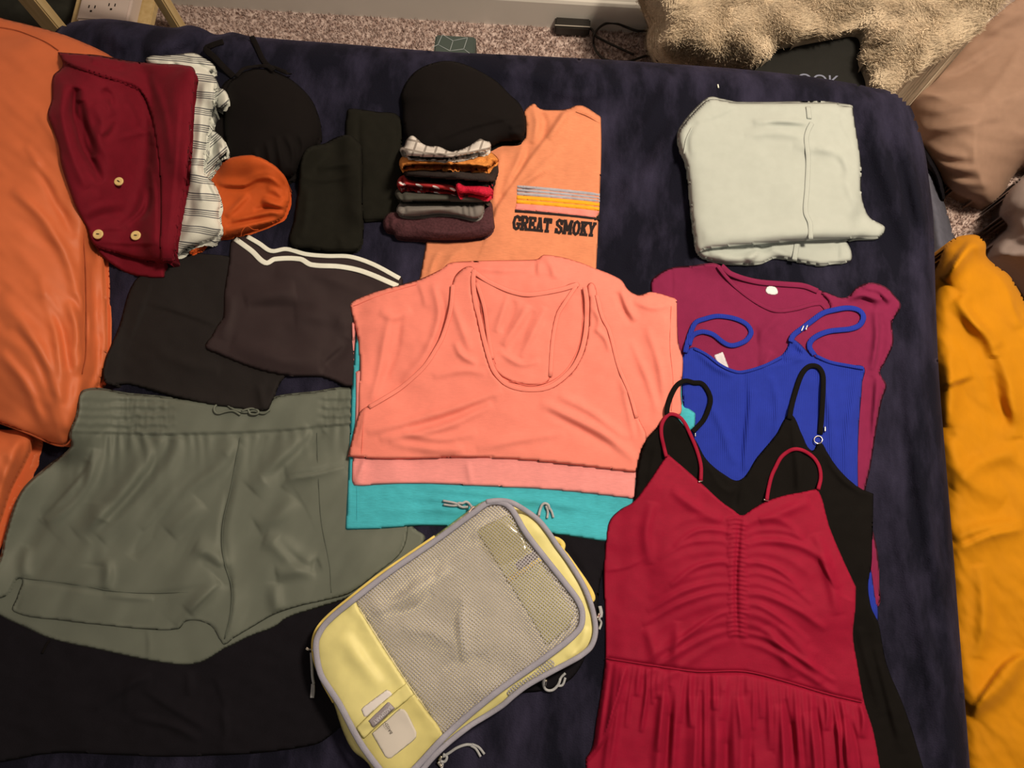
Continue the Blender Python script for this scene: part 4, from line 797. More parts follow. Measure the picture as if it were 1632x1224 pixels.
tube('topstitching', [(1070,488),(1068,550),(1073,610),(1070,655)], 0.5, M['coral_seam'], ct, hgt=0.4)
tube('topstitching', [(563,488),(605,471),(664,453)], 0.5, M['coral_seam'], ct, hgt=0.4)

# black strappy dress
M['blackd'] = fabric('black_rayon', A(16, 12, 9), spec=0.1, weave=900, mottle=0.08, sheen=0.03)
bd = thing('dress', 'black strappy dress lying mostly under the crimson dress', 'dress', base_at(1220, 950))
sheet('body', [(1013,775),(1018,738),(1029,702),(1053,676),(1066,657),(1078,664),(1088,676),(1109,702),(1126,732),(1153,755),(1179,765),(1206,729),(1235,694),(1252,665),(1260,660),(1268,668),(1279,694),(1294,718),(1303,705),(1310,706),(1318,720),(1338,749),(1368,776),(1392,787,1),(1391,850),(1389,900),(1384,935),(1389,968),(1400,993),(1413,1058),(1440,1124),(1462,1191),(1490,1290),(1500,1340),(1000,1340),(985,1100),(1000,900),(1005,830)], M['blackd'], bd, thick=4, edge=3,
      folds=[('s',12,4,[(1182,766),(1160,780),(1130,740)]),('r',4,-3,[(1180,768),(1173,790),(1172,810)]),('r',5,3,[(1262,670),(1268,720),(1272,780)]),('r',5,3,[(1275,690),(1276,740),(1272,790)]),('r',5,3,[(1320,735),(1345,765),(1380,790)]),('r',8,4,[(1370,1000),(1385,1060),(1410,1140)]),('r',8,4,[(1395,1030),(1415,1110),(1440,1200)]),('r',6,3,[(1060,675),(1045,720),(1035,770)]),('r',6,-3,[(1380,1010),(1398,1080),(1425,1180)])], noise=[(2.5,50),(1,18)], step=3)
tube('strap', [(1064,664),(1063,654),(1067,637),(1076,618),(1084,610),(1094,607),(1106,610),(1118,611),(1127,621),(1132,634),(1131,646),(1122,668),(1112,680),(1104,688)], 4.0, M['blackd'], bd, hgt=1.2, lift=0.6)
tube('strap', [(1258,668),(1261,650),(1266,630),(1276,600),(1284,588),(1293,583),(1304,585),(1311,596),(1312,614),(1310,655),(1307,692)], 4.2, M['blackd'], bd, hgt=1.2, lift=0.6)
tube('strap_ring', [(1304 + 6.5 * math.cos(t), 701 + 6.0 * math.sin(t)) for t in np.arange(12) * 2 * np.pi / 12], 1.0, M['silver'], bd, lift=1.2, closed=True, sub=3)
tube('strap_slider', [(1315,680),(1315,688)], 1.4, M['silver'], bd, lift=1.5); tube('strap_slider', [(1108,690),(1108,696)], 1.3, M['silver'], bd, lift=1.5)

# crimson dress
M['red'] = fabric('crimson_jersey', A(141, 7, 36), rough=0.75, sheen=0.1, weave=1300, heather=0.04, mottle=0.05)
rd = thing('dress', 'crimson sundress with ruched bodice and gathered skirt, uppermost of the dresses', 'dress', base_at(1170, 1000))
rf = []
for i in range(13):
    t = i / 12; y0 = 838 + 180 * t; r1 = random.uniform(.7, 1.2); r2 = random.uniform(.7, 1.2)
    dn = -14 + 70 * t
    rf.append(('r', random.uniform(4, 7.5), random.uniform(1.2, 4.4), [(1172, y0), (1172 - 35 * r1, y0 - 10 + 22 * t), (1172 - 85 * r1, y0 - 8 + dn * .8 + 8), (1172 - 135 * r1, y0 + dn + 26)]))
    rf.append(('r', random.uniform(4, 7.5), random.uniform(1.2, 4.4), [(1180, y0 + 4), (1180 + 35 * r2, y0 - 10 + 26 * t), (1180 + 85 * r2, y0 - 6 + dn * .9 + 10), (1180 + 130 * r2, y0 + dn + 34)]))
for i in range(26):
    y0 = 826 + i * 7.4; s_ = random.uniform(-3, 3)
    rf.append(('r', 2.8, 3.2, [(1160 + s_, y0 + 3), (1171, y0), (1180, y0 + 1), (1192 + s_, y0 + 4)]))
rf += [('r', 3.5, -4, [(1180,824),(1176,870),(1173,930),(1174,980),(1176,1020)]), ('r',9,5,[(1040,800),(1030,850),(1035,900)]), ('r',8,4,[(1070,780),(1110,810),(1150,830)]), ('r',8,4,[(1290,800),(1250,815),(1210,830)]), ('r',9,5,[(1300,850),(1320,910),(1335,980)]), ('r',9,4,[(1030,1000),(1040,1030),(1045,1055)]), ('r',8,4,[(1080,990),(1078,1030),(1075,1060)]),
       ('s',8,2,[(962,912),(1000,905),(1030,890)]), ('s',8,2,[(1364,960),(1345,950),(1330,940)]), ('s',10,4,[(1305,890),(1318,915),(1332,940)]), ('r',9,5,[(1240,1000),(1280,1040),(1310,1090)]), ('r',9,4,[(1220,1000),(1250,1040),(1265,1080)])]
WX = [964, 1031, 1111, 1187, 1253, 1320, 1376]; WY = [1049, 1060, 1071, 1071, 1087, 1107, 1120]
x = 972.0
while x < 1376:
    y0 = float(np.interp(x, WX, WY)) + 2; ln = random.uniform(45, 210); sp = (x - 1165) * 0.10 * ln / 150
    rf.append(('r', random.uniform(3.2, 6.0), random.uniform(3.0, 6.5), [(x, y0 - 1), (x + sp * .4 + random.uniform(-3, 3), y0 + ln * .4), (x + sp + random.uniform(-4, 4), y0 + ln)])); x += random.uniform(8, 14)
for x0, x1 in ((1105,1098),(1180,1178),(1285,1300),(1240,1250),(1055,1040),(1140,1140),(1335,1360)):
    rf.append(('r', 9, random.uniform(5, 8), [(x0, float(np.interp(x0, WX, WY)) + 40), ((x0 + x1) / 2 + 3, 1190), (x1, 1300)]))
    rf.append(('r', 5, -5, [(x0 + 13, float(np.interp(x0, WX, WY)) + 30), ((x0 + x1) / 2 + 17, 1180), (x1 + 15, 1290)]))
def red_fn(u, v):
    wy = np.interp(u, WX, WY); return -4.5 * np.exp(-((v - wy) / 3.0) ** 2) + 1.5 * (v > wy)
sheet('bodice_and_skirt', [(1064,723,1),(1090,745),(1116,768),(1151,800),(1170,813),(1182,821),(1200,810),(1222,798),(1250,789),(1276,784),(1303,778,1),(1311,796),(1317,820),(1324,844),(1347,898),(1365,936,1),(1364,969),(1360,1013),(1367,1058),(1378,1119),(1391,1160),(1400,1204),(1412,1290),(1416,1340),(925,1340),(933,1250),(933,1209,1),(944,1190),(950,1150),(958,1100),(964,1052),(964,991),(962,911),(967,849),(973,827),(990,811),(1009,800),(1036,764),(1052,740)],
      M['red'], rd, thick=4, edge=3, folds=rf + [('s',16,12,[(938,1212),(962,1180),(982,1124),(995,1080),(1000,1062)])], fn=red_fn, noise=[(1.8,50),(0.8,18)], step=2.3)
tube('strap', [(1062,728),(1058,712),(1054,692),(1055,676),(1062,664),(1070,660),(1082,664),(1091,674),(1099,690),(1110,716),(1117,742),(1117,766)], 3.0, M['red'], rd, hgt=1.4, lift=0.5)
tube('strap', [(1304,780),(1308,762),(1306,745),(1299,732),(1289,723),(1277,717),(1265,716),(1254,721),(1244,730),(1236,745),(1230,758),(1225,778),(1222,797)], 3.0, M['red'], rd, hgt=1.4, lift=0.5)
tube('strap_slider', [(1113,768),(1120,766)], 1.3, M['silver'], rd, lift=1.5); tube('strap_slider', [(1217,796),(1225,798)], 1.3, M['silver'], rd, lift=1.5)
tube('waist_seam', [(966,1049),(1031,1059),(1111,1070),(1187,1070),(1253,1086),(1320,1106),(1374,1119)], 1.0, M['red'], rd, hgt=0.8, lift=0.2)

# ================================================================== yellow packing cube
M['yellow'] = fabric('yellow_nylon', A(223, 199, 120), rough=0.5, sheen=0.05, weave=1500, bump=0.08, mottle=0.04, spec=0.35)
M['yellow_deep'] = fabric('yellow_strap', A(224, 186, 92), rough=0.6, weave=900, bump=0.2, mottle=0.06)
M['lining'] = fabric('tan_lining', A(232, 206, 158), rough=0.8, weave=900, mottle=0.06)
M['zipgrey'] = fabric('grey_zip_tape', A(152, 140, 138), rough=0.7, weave=500, bump=0.4, mottle=0.06)
M['cord'] = fabric('grey_cord', A(168, 158, 146), rough=0.7, weave=500, bump=0.4)
M['labelgrey'] = fabric('grey_label', A(150, 132, 124), weave=700); M['card'] = plain('white_card', A(218, 198, 178), 0.6); M['ink'] = plain('ink', A(60, 48, 42), 0.7); M['labelink'] = plain('label_thread', A(206, 190, 178), 0.7)
def net(name, col):
    m, nt, N, L, b = newmat(name); tc = N.new('ShaderNodeTexCoord')
    vo = N.new('ShaderNodeTexVoronoi'); vo.feature = 'DISTANCE_TO_EDGE'; vo.voronoi_dimensions = '2D'; vo.inputs['Randomness'].default_value = 0.15; vo.inputs['Scale'].default_value = 260
    mp = N.new('ShaderNodeMapping'); mp.inputs['Rotation'].default_value = (0, 0, 0.62); L.new(tc.outputs['Object'], mp.inputs['Vector']); L.new(mp.outputs[0], vo.inputs['Vector'])
    lt = N.new('ShaderNodeMath'); lt.operation = 'LESS_THAN'; lt.inputs[1].default_value = 0.17; L.new(vo.outputs['Distance'], lt.inputs[0])
    L.new(lt.outputs[0], b.inputs['Alpha']); b.inputs['Base Color'].default_value = col; b.inputs['Roughness'].default_value = 0.6
    return m
M['net'] = net('grey_net', A(160, 146, 136))
def vinyl(name):
    m, nt, N, L, b = newmat(name); N.remove(b); tr_ = N.new('ShaderNodeBsdfTransparent'); gl = N.new('ShaderNodeBsdfGlossy'); gl.inputs['Roughness'].default_value = 0.12
    tr_.inputs[0].default_value = (0.97, 0.96, 0.92, 1); mx = N.new('ShaderNodeMixShader'); mx.inputs[0].default_value = 0.07; L.new(tr_.outputs[0], mx.inputs[1]); L.new(gl.outputs[0], mx.inputs[2]); L.new(mx.outputs[0], N['Material Output'].inputs[0])
    return m
M['vinyl'] = vinyl('clear_vinyl')
bag = thing('packing_cube', 'pale yellow packing cube with grey mesh top and corded zip pulls', 'packing cube', base_at(730, 1010))
outer = [(793,795),(812,798),(833,808),(859,826),(875,845),(889,866),(910,895),(930,926),(941,950),(949,978),(953,1007),(946,1033),(930,1047),(915,1056),(880,1074),(841,1096),(820,1112),(804,1126),(780,1142),(752,1159),(715,1188),(690,1212),(668,1240),(640,1264),(612,1256),(598,1236),(584,1214),(562,1196),(545,1162),(531,1120),(510,1080),(498,1040),(500,1010),(516,985),(562,947),(600,917),(640,889),(693,853),(740,818),(760,804),(775,797)]
# carry handle behind the far side and a side loop
tube('carry_handle', [(880,858),(890,861),(897,868),(896,877),(903,886),(920,910),(935,932),(944,949),(943,956),(932,952)], 4.0, M['yellow_deep'], bag, hgt=2.0, lift=6)
sheet('body', outer, M['yellow'], bag, thick=14, edge=7, puff=12, puffr=22, folds=[('r',5,3,[(876,1070),(900,1060),(920,1040)]),('r',6,3,[(935,1000),(925,1030),(905,1050)])], noise=[(1.5,30)], step=3)
side = sheet('side_mesh', [(808,1100),(845,1075),(878,1050),(884,1066),(845,1090),(812,1113)], M['net'], bag, thick=0.8, edge=2, step=2.5, bottom=False)
inner = [(790,798),(776,801),(760,812),(693,861),(620,911),(564,954),(520,991),(504,1016),(502,1037),(509,1074),(523,1098),(539,1122),(571,1182),(601,1224),(620,1244),(636,1246),(655,1232),(670,1217),(707,1177),(748,1140),(804,1095),(878,1043),(924,1004),(930,981),(924,959),(903,930),(876,896),(839,848),(817,811),(805,801)]
bagf = [('r',16,-6,[(600,960),(660,920),(720,880),(760,850)]),('r',9,5,[(590,975),(640,960),(690,915)]),('r',9,-4,[(610,980),(660,965),(690,945)]),('r',8,4,[(740,950),(735,1000),(745,1060)]),('r',6,-3,[(734,960),(729,1000),(738,1050)]),('r',10,4,[(640,1000),(690,1010),(730,1030)]),('r',10,-3,[(690,1090),(720,1060),(780,1050)])]
sheet('lining', inner, M['lining'], bag, thick=5, edge=4, puff=8, puffr=40, folds=bagf, noise=[(2.5,50),(1,20)], step=3)
sheet('yellow_end_panel', [(757,846),(790,828),(818,815),(846,870),(880,922),(916,978),(908,1000),(871,1031),(845,985),(808,926),(780,880)], M['yellow'], bag, thick=0.8, edge=2, step=3, drape=0.8, smooth_outline=False)
sheet('woven_label', [(819,899),(852,876),(859,889),(827,910)], M['labelgrey'], bag, thick=0.6, edge=1.5, step=2, smooth_outline=False, drape=0.8)
tube('label_strap', [(808,926),(830,912),(862,890)], 3.5, M['yellow_deep'], bag, hgt=0.6)
sheet('mesh_panel', [p for p in [(790,798),(776,801),(760,812),(693,861),(620,911),(565,955),(575,972),(606,1020),(648,1085),(680,1130),(706,1172),(748,1140),(804,1095),(878,1043),(924,1004),(930,981),(924,959),(903,930),(876,896),(839,848),(817,811),(805,801)]], M['net'], bag, thick=2.2, edge=4, step=3, bottom=False, folds=[('r',8,3,[(620,960),(680,930),(720,900)]),('r',6,2,[(738,950),(732,1000),(742,1060)])], noise=[(1.2,30)], drape=1)
pocket = [(564,954),(572,969),(605,1022),(648,1087),(680,1132),(707,1174),(690,1194),(670,1217),(655,1232),(636,1246),(620,1244),(601,1224),(571,1182),(539,1122),(523,1098),(509,1074),(502,1037),(504,1016),(520,991)]
sheet('front_pocket', pocket, M['yellow'], bag, thick=2.5, edge=3, step=3, puff=4, puffr=40, folds=[('r',14,3,[(540,1010),(580,1060),(610,1100)]),('s',10,2,[(566,1160),(600,1130),(648,1087)]),('r',10,-2,[(560,1000),(590,1050),(615,1080)])], noise=[(1.5,40)], drape=1)
sheet('paper_card', [(575,1131),(579,1126),(616,1099),(622,1101),(627,1108),(581,1146)], M['card'], bag, thick=0.5, edge=1.2, step=2, smooth_outline=False, drape=0.8)
sheet('paper_card', [(592,1169),(637,1129),(645,1130),(650,1137),(665,1168),(664,1175),(660,1180),(624,1209),(618,1210),(613,1206)], M['card'], bag, thick=0.5, edge=1.2, step=2, smooth_outline=False, drape=0.8)
sheet('pocket_strap', [(648,1087),(661,1107),(620,1140),(579,1179),(566,1160),(606,1122)], M['yellow'], bag, thick=1.2, edge=1.5, step=2.2, smooth_outline=False, drape=0.8)
sheet('woven_label', [(586,1149),(619,1117),(630,1129),(595,1161)], M['labelgrey'], bag, thick=0.8, edge=1.5, step=2, smooth_outline=False, drape=0.8)
def text_px(name, word, a, b, mat, parent, hpx, lift=0.0008):
    """flat lettering from a to b in px, lying on the surface there"""
    cu = bpy.data.curves.new(name, 'FONT'); cu.body = word; cu.resolution_u = 2; to = bpy.data.objects.new(name, cu); C.objects.link(to)
    dg = bpy.context.evaluated_depsgraph_get(); me = to.evaluated_get(dg).to_mesh()
    V = np.array([v.co[:2] for v in me.vertices]); F = [tuple(p.vertices) for p in me.polygons]
    to.to_mesh_clear(); bpy.data.objects.remove(to); bpy.data.curves.remove(cu)
    V[:, 0] = (V[:, 0] - V[:, 0].min()) / np.ptp(V[:, 0]); V[:, 1] = (V[:, 1] - V[:, 1].min()) / np.ptp(V[:, 1])
    a = np.array(a, float); b = np.array(b, float); d = b - a; up = np.array([d[1], -d[0]]); up = up / np.linalg.norm(up) * hpx
    U = a + V[:, :1] * d + V[:, 1:] * up
    P = on_cloth(U, lift); g = {}
    for f in F: g.setdefault(len(f), []).append(f)
    return mesh_obj(name, P, list(g.values()), mat, parent, smooth=False)
text_px('printed_brand', 'BAGSM', (626,1168), (616,1149), M['ink'], bag, 5.0)
text_px('woven_brand', 'BAGSMART', (622,1124), (594,1150), M['labelink'], bag, 6.0)
sheet('clear_window', [(580,1181),(622,1143),(662,1109),(684,1138),(704,1172),(670,1214),(640,1240),(622,1238),(602,1216)], M['vinyl'], bag, thick=1.0, edge=2, step=3, bottom=False, drape=0.8, folds=[('r',4,1.2,[(660,1120),(675,1140),(695,1168)]),('r',4,1,[(650,1120),(670,1160),(668,1190)])], noise=[(1.2,14)])
sheet('clear_window', [(762,850),(800,830),(842,874),(810,897),(790,900)], M['vinyl'], bag, thick=1.0, edge=2, step=3, bottom=False, drape=0.8, noise=[(1.5,12)])
def shrink(p, k, c): return [(x + (c[0] - x) * k, y + (c[1] - y) * k) for x, y in p]
tube('upper_zip', shrink(inner, 0.008, (720,1015)), 4.4, M['zipgrey'], bag, hgt=2.0, lift=-0.4, closed=True, sub=4)
lowz = [(775,800),(793,798),(812,800),(832,810),(857,828),(873,847),(887,868),(908,897),(927,928),(938,952),(946,979),(949,1007),(942,1030),(927,1044),(912,1053),(878,1071),(839,1093),(818,1109),(802,1123),(778,1139),(750,1156),(713,1185),(688,1209),(666,1236)]
tube('lower_zip', lowz, 4.0, M['zipgrey'], bag, hgt=2.4, lift=0.2)
tube('left_piping', [(693,855),(640,891),(600,919),(562,949),(517,987),(501,1011),(499,1040),(511,1080),(532,1119)], 2.2, M['yellow_deep'], bag, hgt=1.6)
def pull(ring, cord, tails):
    z_ = tube('zip_pull', ring, 2.3, M['silver'], bag, hgt=1.8, lift=2)
    tube('cord', cord, 2.0, M['cord'], z_, lift=1.0)
    for t in tails: tube('cord', t, 1.8, M['cord'], z_, lift=0.6)
pull([(756,808),(751,812),(747,818)], [(752,808),(744,800),(737,802),(730,803),(736,808),(746,808)], [[(732,804),(722,801),(706,798)],[(732,805),(722,806),(707,804)]])
pull([(856,828),(859,822)], [(858,826),(861,812),(866,803),(873,804),(876,812)], [[(870,806),(873,815),(872,826)],[(873,806),(879,815),(882,825)]])
pull([(952,985),(955,978)], [(955,986),(957,976),(955,966)], [[(957,966),(959,976),(958,984)],[(954,986),(958,992),(955,1003)]])
pull([(500,1036),(492,1035),(488,1033)], [(496,1040),(497,1060),(498,1078),(500,1090)], [[(498,1090),(497,1102),(496,1112)],[(500,1090),(500,1102),(499,1112)]])
pull([(870,1084),(868,1092)], [(868,1078),(866,1090),(870,1099),(880,1100),(889,1092),(893,1082)], [[(888,1093),(896,1092),(901,1080)],[(890,1090),(894,1080),(901,1073)]])
pull([(704,1205),(700,1212)], [(706,1206),(716,1200),(728,1192),(742,1187),(752,1187)], [[(750,1188),(758,1193),(766,1206)],[(752,1186),(763,1191),(772,1202)]])
pull([(698,1214),(704,1222)], [(700,1212),(708,1214),(712,1206),(706,1202)], [[(706,1212),(704,1224),(700,1236)]])

# loose thread and lint
tag(tube('loose_thread', [(384,377),(386,368),(394,361),(404,366),(412,366)], 0.7, M['rust'], None, lift=0.4), 'fine orange thread curled between the rust bundle and striped shorts', 'thread')
tag(tube('lint', [(1144,135),(1145,140)], 1.4, M['whitetape'], None, lift=0.2), 'white fleck of lint on the blanket behind the mint sweatshirt', 'lint')

# ================================================================== beyond the bed: heaps of bedding on the floor
M['mustard'] = fabric('mustard_linen', A(188, 114, 1), rough=0.8, sheen=0.2, weave=900, bump=0.2, mottle=0.05, mscale=20)
M['fluffy'] = fabric('beige_fluff', A(212, 180, 140), rough=1, weave=300, mottle=0.15, mscale=50)
M['tan'] = fabric('tan_cotton', A(160, 120, 92), rough=0.8, weave=1000, mottle=0.04)
M['mauve'] = fabric('taupe_cotton', A(152, 127, 110), rough=0.8, weave=1000, mottle=0.04)
M['greycloth'] = fabric('grey_cotton', A(92, 86, 88), rough=0.9, weave=700)
M['blackbag'] = fabric('black_canvas', A(32, 29, 24), rough=0.85, weave=900, mottle=0.06)
mus_f = [('s',22,17.92,[(1548,378),(1525,410),(1502,445)]),('r',10,15.68,[(1556,380),(1530,415),(1505,448)]),('r',12,17.92,[(1525,475),(1550,510),(1580,540),(1585,570)]),('r',8,-7.56,[(1540,480),(1565,512),(1590,545)]),('s',20,15.68,[(1500,620),(1530,608),(1552,600)]),('r',12,11.2,[(1510,560),(1515,620),(1510,680)]),
    ('s',16,15.68,[(1632,520),(1618,490),(1610,460),(1592,435),(1572,412)]),('r',8,13.44,[(1566,378),(1562,395),(1568,410)]),('r',14,13.44,[(1590,560),(1610,620),(1620,700)]),('r',12,11.2,[(1520,860),(1560,845),(1632,835)]),('s',20,13.44,[(1632,840),(1580,850),(1520,875)]),('r',14,13.44,[(1545,1130),(1590,1100),(1632,1040)]),('s',18,13.44,[(1640,1040),(1600,1060),(1545,1140)]),
    ('r',16,11.2,[(1510,700),(1540,760),(1600,800)]),('r',12,10.08,[(1560,900),(1570,980),(1560,1050)]),('r',14,8.96,[(1520,780),(1560,740),(1620,720)]),('r',10,-5.04,[(1580,600),(1600,660),(1632,700)])]
mus, _ = heap('bedspread', [(1500,400),(1520,380),(1545,374),(1560,376),(1571,388),(1572,408),(1590,425),(1608,438),(1625,465),(1640,490),(1720,560),(1800,700),(1820,1000),(1800,1400),(1540,1400),(1525,1240),(1505,1000),(1490,800),(1482,640),(1478,500)], M['mustard'], 0.36, 0.44, 40, mus_f, [(12,110,70,1.5),(7,45,60,2),(3.5,20,50,2.5),(1.5,9,60,2)], step=3.4)
tag(mus, 'mustard yellow linen bedspread heaped at the foot of the bed', 'bedspread')
flu_f = [('r',20,13,[(1060,0),(1070,40),(1050,80)]),('r',16,-8,[(1085,10),(1095,50),(1085,90)]),('r',20,11,[(1120,20),(1115,60),(1130,95)]),('r',18,-8,[(1150,0),(1150,50),(1170,90)]),('r',20,12,[(1180,10),(1185,50),(1200,90)]),('r',24,12,[(1230,0),(1270,40),(1330,50)]),('r',16,-10,[(1300,40),(1350,30),(1390,10)]),('r',22,11,[(1390,40),(1430,60),(1500,60)]),('s',26,13,[(1385,75),(1420,60),(1440,30),(1480,0)])]
flu, FP = heap('fluffy_blanket', [(1004,-50),(1014,-10),(1022,14),(1034,36),(1030,60),(1034,84),(1060,108),(1100,118),(1150,118),(1190,106),(1228,88),(1240,70),(1262,66),(1300,58),(1340,52),(1372,50),(1378,70),(1374,90),(1384,115),(1392,140),(1412,150),(1450,120),(1500,85),(1560,45),(1600,0),(1620,-50)], M['fluffy'], lambda u, v: 0.03 + 0.31 * np.maximum(np.clip((u - 1120) / 80, 0, 1), np.clip((40 - v) / 120, 0, 1)), 0.40, 75, flu_f, [(4,60),(3,25)], step=4, undercut=0.7)
ft = thing('throw', 'shaggy beige faux fur throw heaped between the bed and the wall', 'throw', tuple(flu.location)); flu.parent = ft; flu.location = (0, 0, 0); flu.name = 'backing'
n = 90000; sel = RNG.integers(0, len(FP), n); R0 = FP[sel] + np.stack([RNG.normal(0, .003, n), RNG.normal(0, .003, n), np.full(n, -.001)], 1)
ga = gn(R0[:, 0] * 14, R0[:, 1] * 14, 11) * 5; ln = RNG.uniform(.008, .018, n); sp = RNG.normal(0, .5, n)
D = np.stack([np.cos(ga + sp - 1.2), np.sin(ga + sp - 1.2), RNG.uniform(.35, 1.0, n)], 1); D /= np.linalg.norm(D, axis=1)[:, None]
W_ = np.stack([-D[:, 1], D[:, 0], np.zeros(n)], 1) * .0009
V = np.stack([R0 - W_, R0 + W_, R0 + D * ln[:, None]], 1).reshape(-1, 3)
fur = mesh_obj('fur', V, [np.arange(3 * n).reshape(-1, 3)], M['fluffy'], ft, smooth=False); fur['kind'] = 'stuff'
tan_f = [('s',16,7.8,[(1460,195),(1480,212),(1490,208),(1600,190)]),('r',8,6.5,[(1462,200),(1482,208),(1560,200)]),('r',7,5.85,[(1475,240),(1510,265),(1560,270)]),('r',7,5.85,[(1470,225),(1500,245),(1540,250)]),('r',6,-4.55,[(1475,233),(1505,255),(1550,260)]),('r',7,5.2,[(1490,275),(1530,290),(1580,295)]),('r',6,-3.9,[(1485,265),(1520,282),(1560,285)]),('r',7,5.2,[(1505,298),(1540,308),(1575,312)]),('r',8,5.2,[(1440,160),(1480,150),(1560,140)]),('r',8,5.2,[(1450,130),(1520,110),(1600,60)]),('r',7,-3.9,[(1450,140),(1520,122),(1600,75)]),('r',8,5.2,[(1500,90),(1560,60),(1632,20)]),('r',8,4.55,[(1560,170),(1600,120),(1632,70)]),('r',7,3.9,[(1470,180),(1520,172),(1580,160)])]
tan, _ = heap('duvet', [(1412,150),(1415,128),(1440,112),(1480,98),(1530,70),(1580,30),(1640,-10),(1740,-10),(1780,250),(1650,270),(1630,268),(1612,285),(1595,315),(1575,328),(1545,320),(1515,304),(1503,292),(1490,275),(1475,255),(1465,230),(1455,200),(1440,175)], M['tan'], lambda u, v: 0.02 + 0.20 * np.clip((120 - v) / 100, 0, 1), 0.22, 190, tan_f, [(6,50,20,2),(4,22,15,3),(2,11,10,3)], step=4)
tag(tan, 'tan cotton duvet bulging on the carpet beyond the bed corner', 'duvet')
mau_f = [('r',10,16,[(1600,330),(1615,300),(1640,285)]),('r',8,-12,[(1600,350),(1625,330),(1640,320)]),('r',9,14,[(1585,400),(1605,375),(1640,360)]),('r',7,-10,[(1600,400),(1620,390),(1640,392)]),('r',8,12,[(1610,345),(1625,355),(1640,350)])]
mau, _ = heap('sheet', [(1592,330),(1600,310),(1620,288),(1650,270),(1760,255),(1800,420),(1780,600),(1660,520),(1630,475),(1608,445),(1585,428),(1572,415),(1576,395),(1592,375),(1604,360),(1592,345)], M['mauve'], 0.03, 0.30, 60, mau_f, [(14,50),(7,20)], step=4)
tag(mau, 'crumpled taupe bedsheet on the floor beside the mustard bedspread', 'bedsheet')
gry, _ = heap('sheet', [(1470,270),(1484,270),(1496,300),(1507,330),(1518,368),(1528,405),(1500,420),(1476,420)], M['greycloth'], 0.02, 0.12, 40, [('r',8,8,[(1485,290),(1498,340),(1505,400)])], [(6,40)], step=4)
tag(gry, 'grey cotton cloth hanging low beside the mustard bedspread end', 'cloth')
nav, _ = heap('cloth', [(1466,225),(1478,236),(1490,252),(1502,280),(1506,302),(1503,322),(1496,310),(1485,280),(1472,262)], M['inkblack'], 0.03, 0.12, 20, (), [(4,20)], step=3)
tag(nav, 'dark cloth tucked between the blanket corner and the tan duvet', 'cloth')
# black bag with grey lettering
bagc = at_z(np.array([1215., 1385.]), np.array([130., 130.]), 0.32)
kb = thing('black_box', 'black storage box with grey lettering behind the bed', 'box', ((bagc[0, 0] + bagc[1, 0]) / 2, 1.06, 0.0))
x0, x1 = bagc[0, 0] - .02, bagc[1, 0] + .03; y0_ = float(at_z(np.array([1300.]), np.array([140.]), 0.32)[0, 1])
box('box_body', x0, x1, y0_, y0_ + 0.17, 0.012, 0.305, M['blackbag'], kb, bev=0.006)
box('box_lid', x0 - .004, x1 + .004, y0_ - .004, y0_ + 0.174, 0.285, 0.32, M['blackbag'], kb, bev=0.008)
def text_flat(name, word, x, y, z, h, mat, parent, rz=0.0):
    cu = bpy.data.curves.new(name, 'FONT'); cu.body = word; cu.size = h; cu.extrude = .0004; to = bpy.data.objects.new(name, cu); C.objects.link(to)
    dg = bpy.context.evaluated_depsgraph_get(); me = bpy.data.meshes.new_from_object(to.evaluated_get(dg)); bpy.data.objects.remove(to)
    me.materials.clear(); me.materials.append(mat); o = bpy.data.objects.new(name, me); C.objects.link(o); o.parent = parent
    o.location = Vector((x, y, z)) - parent_loc(parent); o.rotation_euler = (0, 0, rz); return o
lp = at_z(np.array([1270.]), np.array([121.]), 0.321)[0]
text_flat('lettering', 'OOK', lp[0], lp[1] - .021, 0.3208, 0.040, plain('grey_print', A(120, 116, 122), .8), kb)

# ================================================================== on the carpet along the wall
M['plastic'] = plain('black_plastic', (0.018, 0.016, 0.015, 1), 0.42); M['stripe'] = plain('pale_band', (0.55, 0.53, 0.50, 1), 0.3)
q0 = at_z(np.array([883., 939.]), np.array([55., 58.]), 0.012); ang = math.atan2(q0[1, 1] - q0[0, 1], q0[1, 0] - q0[0, 0])
ch = thing('power_adapter', 'black laptop power adapter with a pale band, lying by the baseboard', 'power adapter', tuple((q0[0] + q0[1]) / 2 * [1, 1, 0]))
ch.rotation_euler[2] = ang
wd_ = float(np.linalg.norm(q0[1] - q0[0]))
def cbox(name, sx, sy, z0, z1, cy, mat, bev):
    o = box(name, -sx / 2, sx / 2, cy - sy / 2, cy + sy / 2, z0, z1, mat, None, bev); o.parent = ch; return o
cbox('housing', wd_, 0.055, 0.008, 0.040, 0.029, M['plastic'], .004)
cbox('band', wd_ * .99, 0.0022, 0.0385, 0.0412, 0.006, M['stripe'], .0005)
def cable(name, pts, r, zs, parent):
    pl = curve(pts, 8); zz = np.interp(np.linspace(0, len(pts) - 1, len(pl)), np.arange(len(pts)), zs); P = at_z(pl[:, 0], pl[:, 1], zz)
    M_ = Matrix.Rotation(-ang, 3, 'Z'); off = np.array(parent.location); Q = (P - off) @ np.array(M_).T + off
    return sweep(name, Q, r, r, M['plastic'], parent)
cable('cable', [(938,44),(944,48),(949,57),(965,66),(990,78),(1010,87)], .0032, [.025,.03,.03,.02,.018,.016], ch)
cable('cable', [(1032,49),(1015,49),(1000,44),(985,38),(968,37),(955,44),(947,56),(946,70),(951,83),(962,94),(985,98),(1005,97),(1020,92),(1036,87)], .0032, [.02]*3 + [.03] * 3 + [.042] + [.018] * 7, ch)

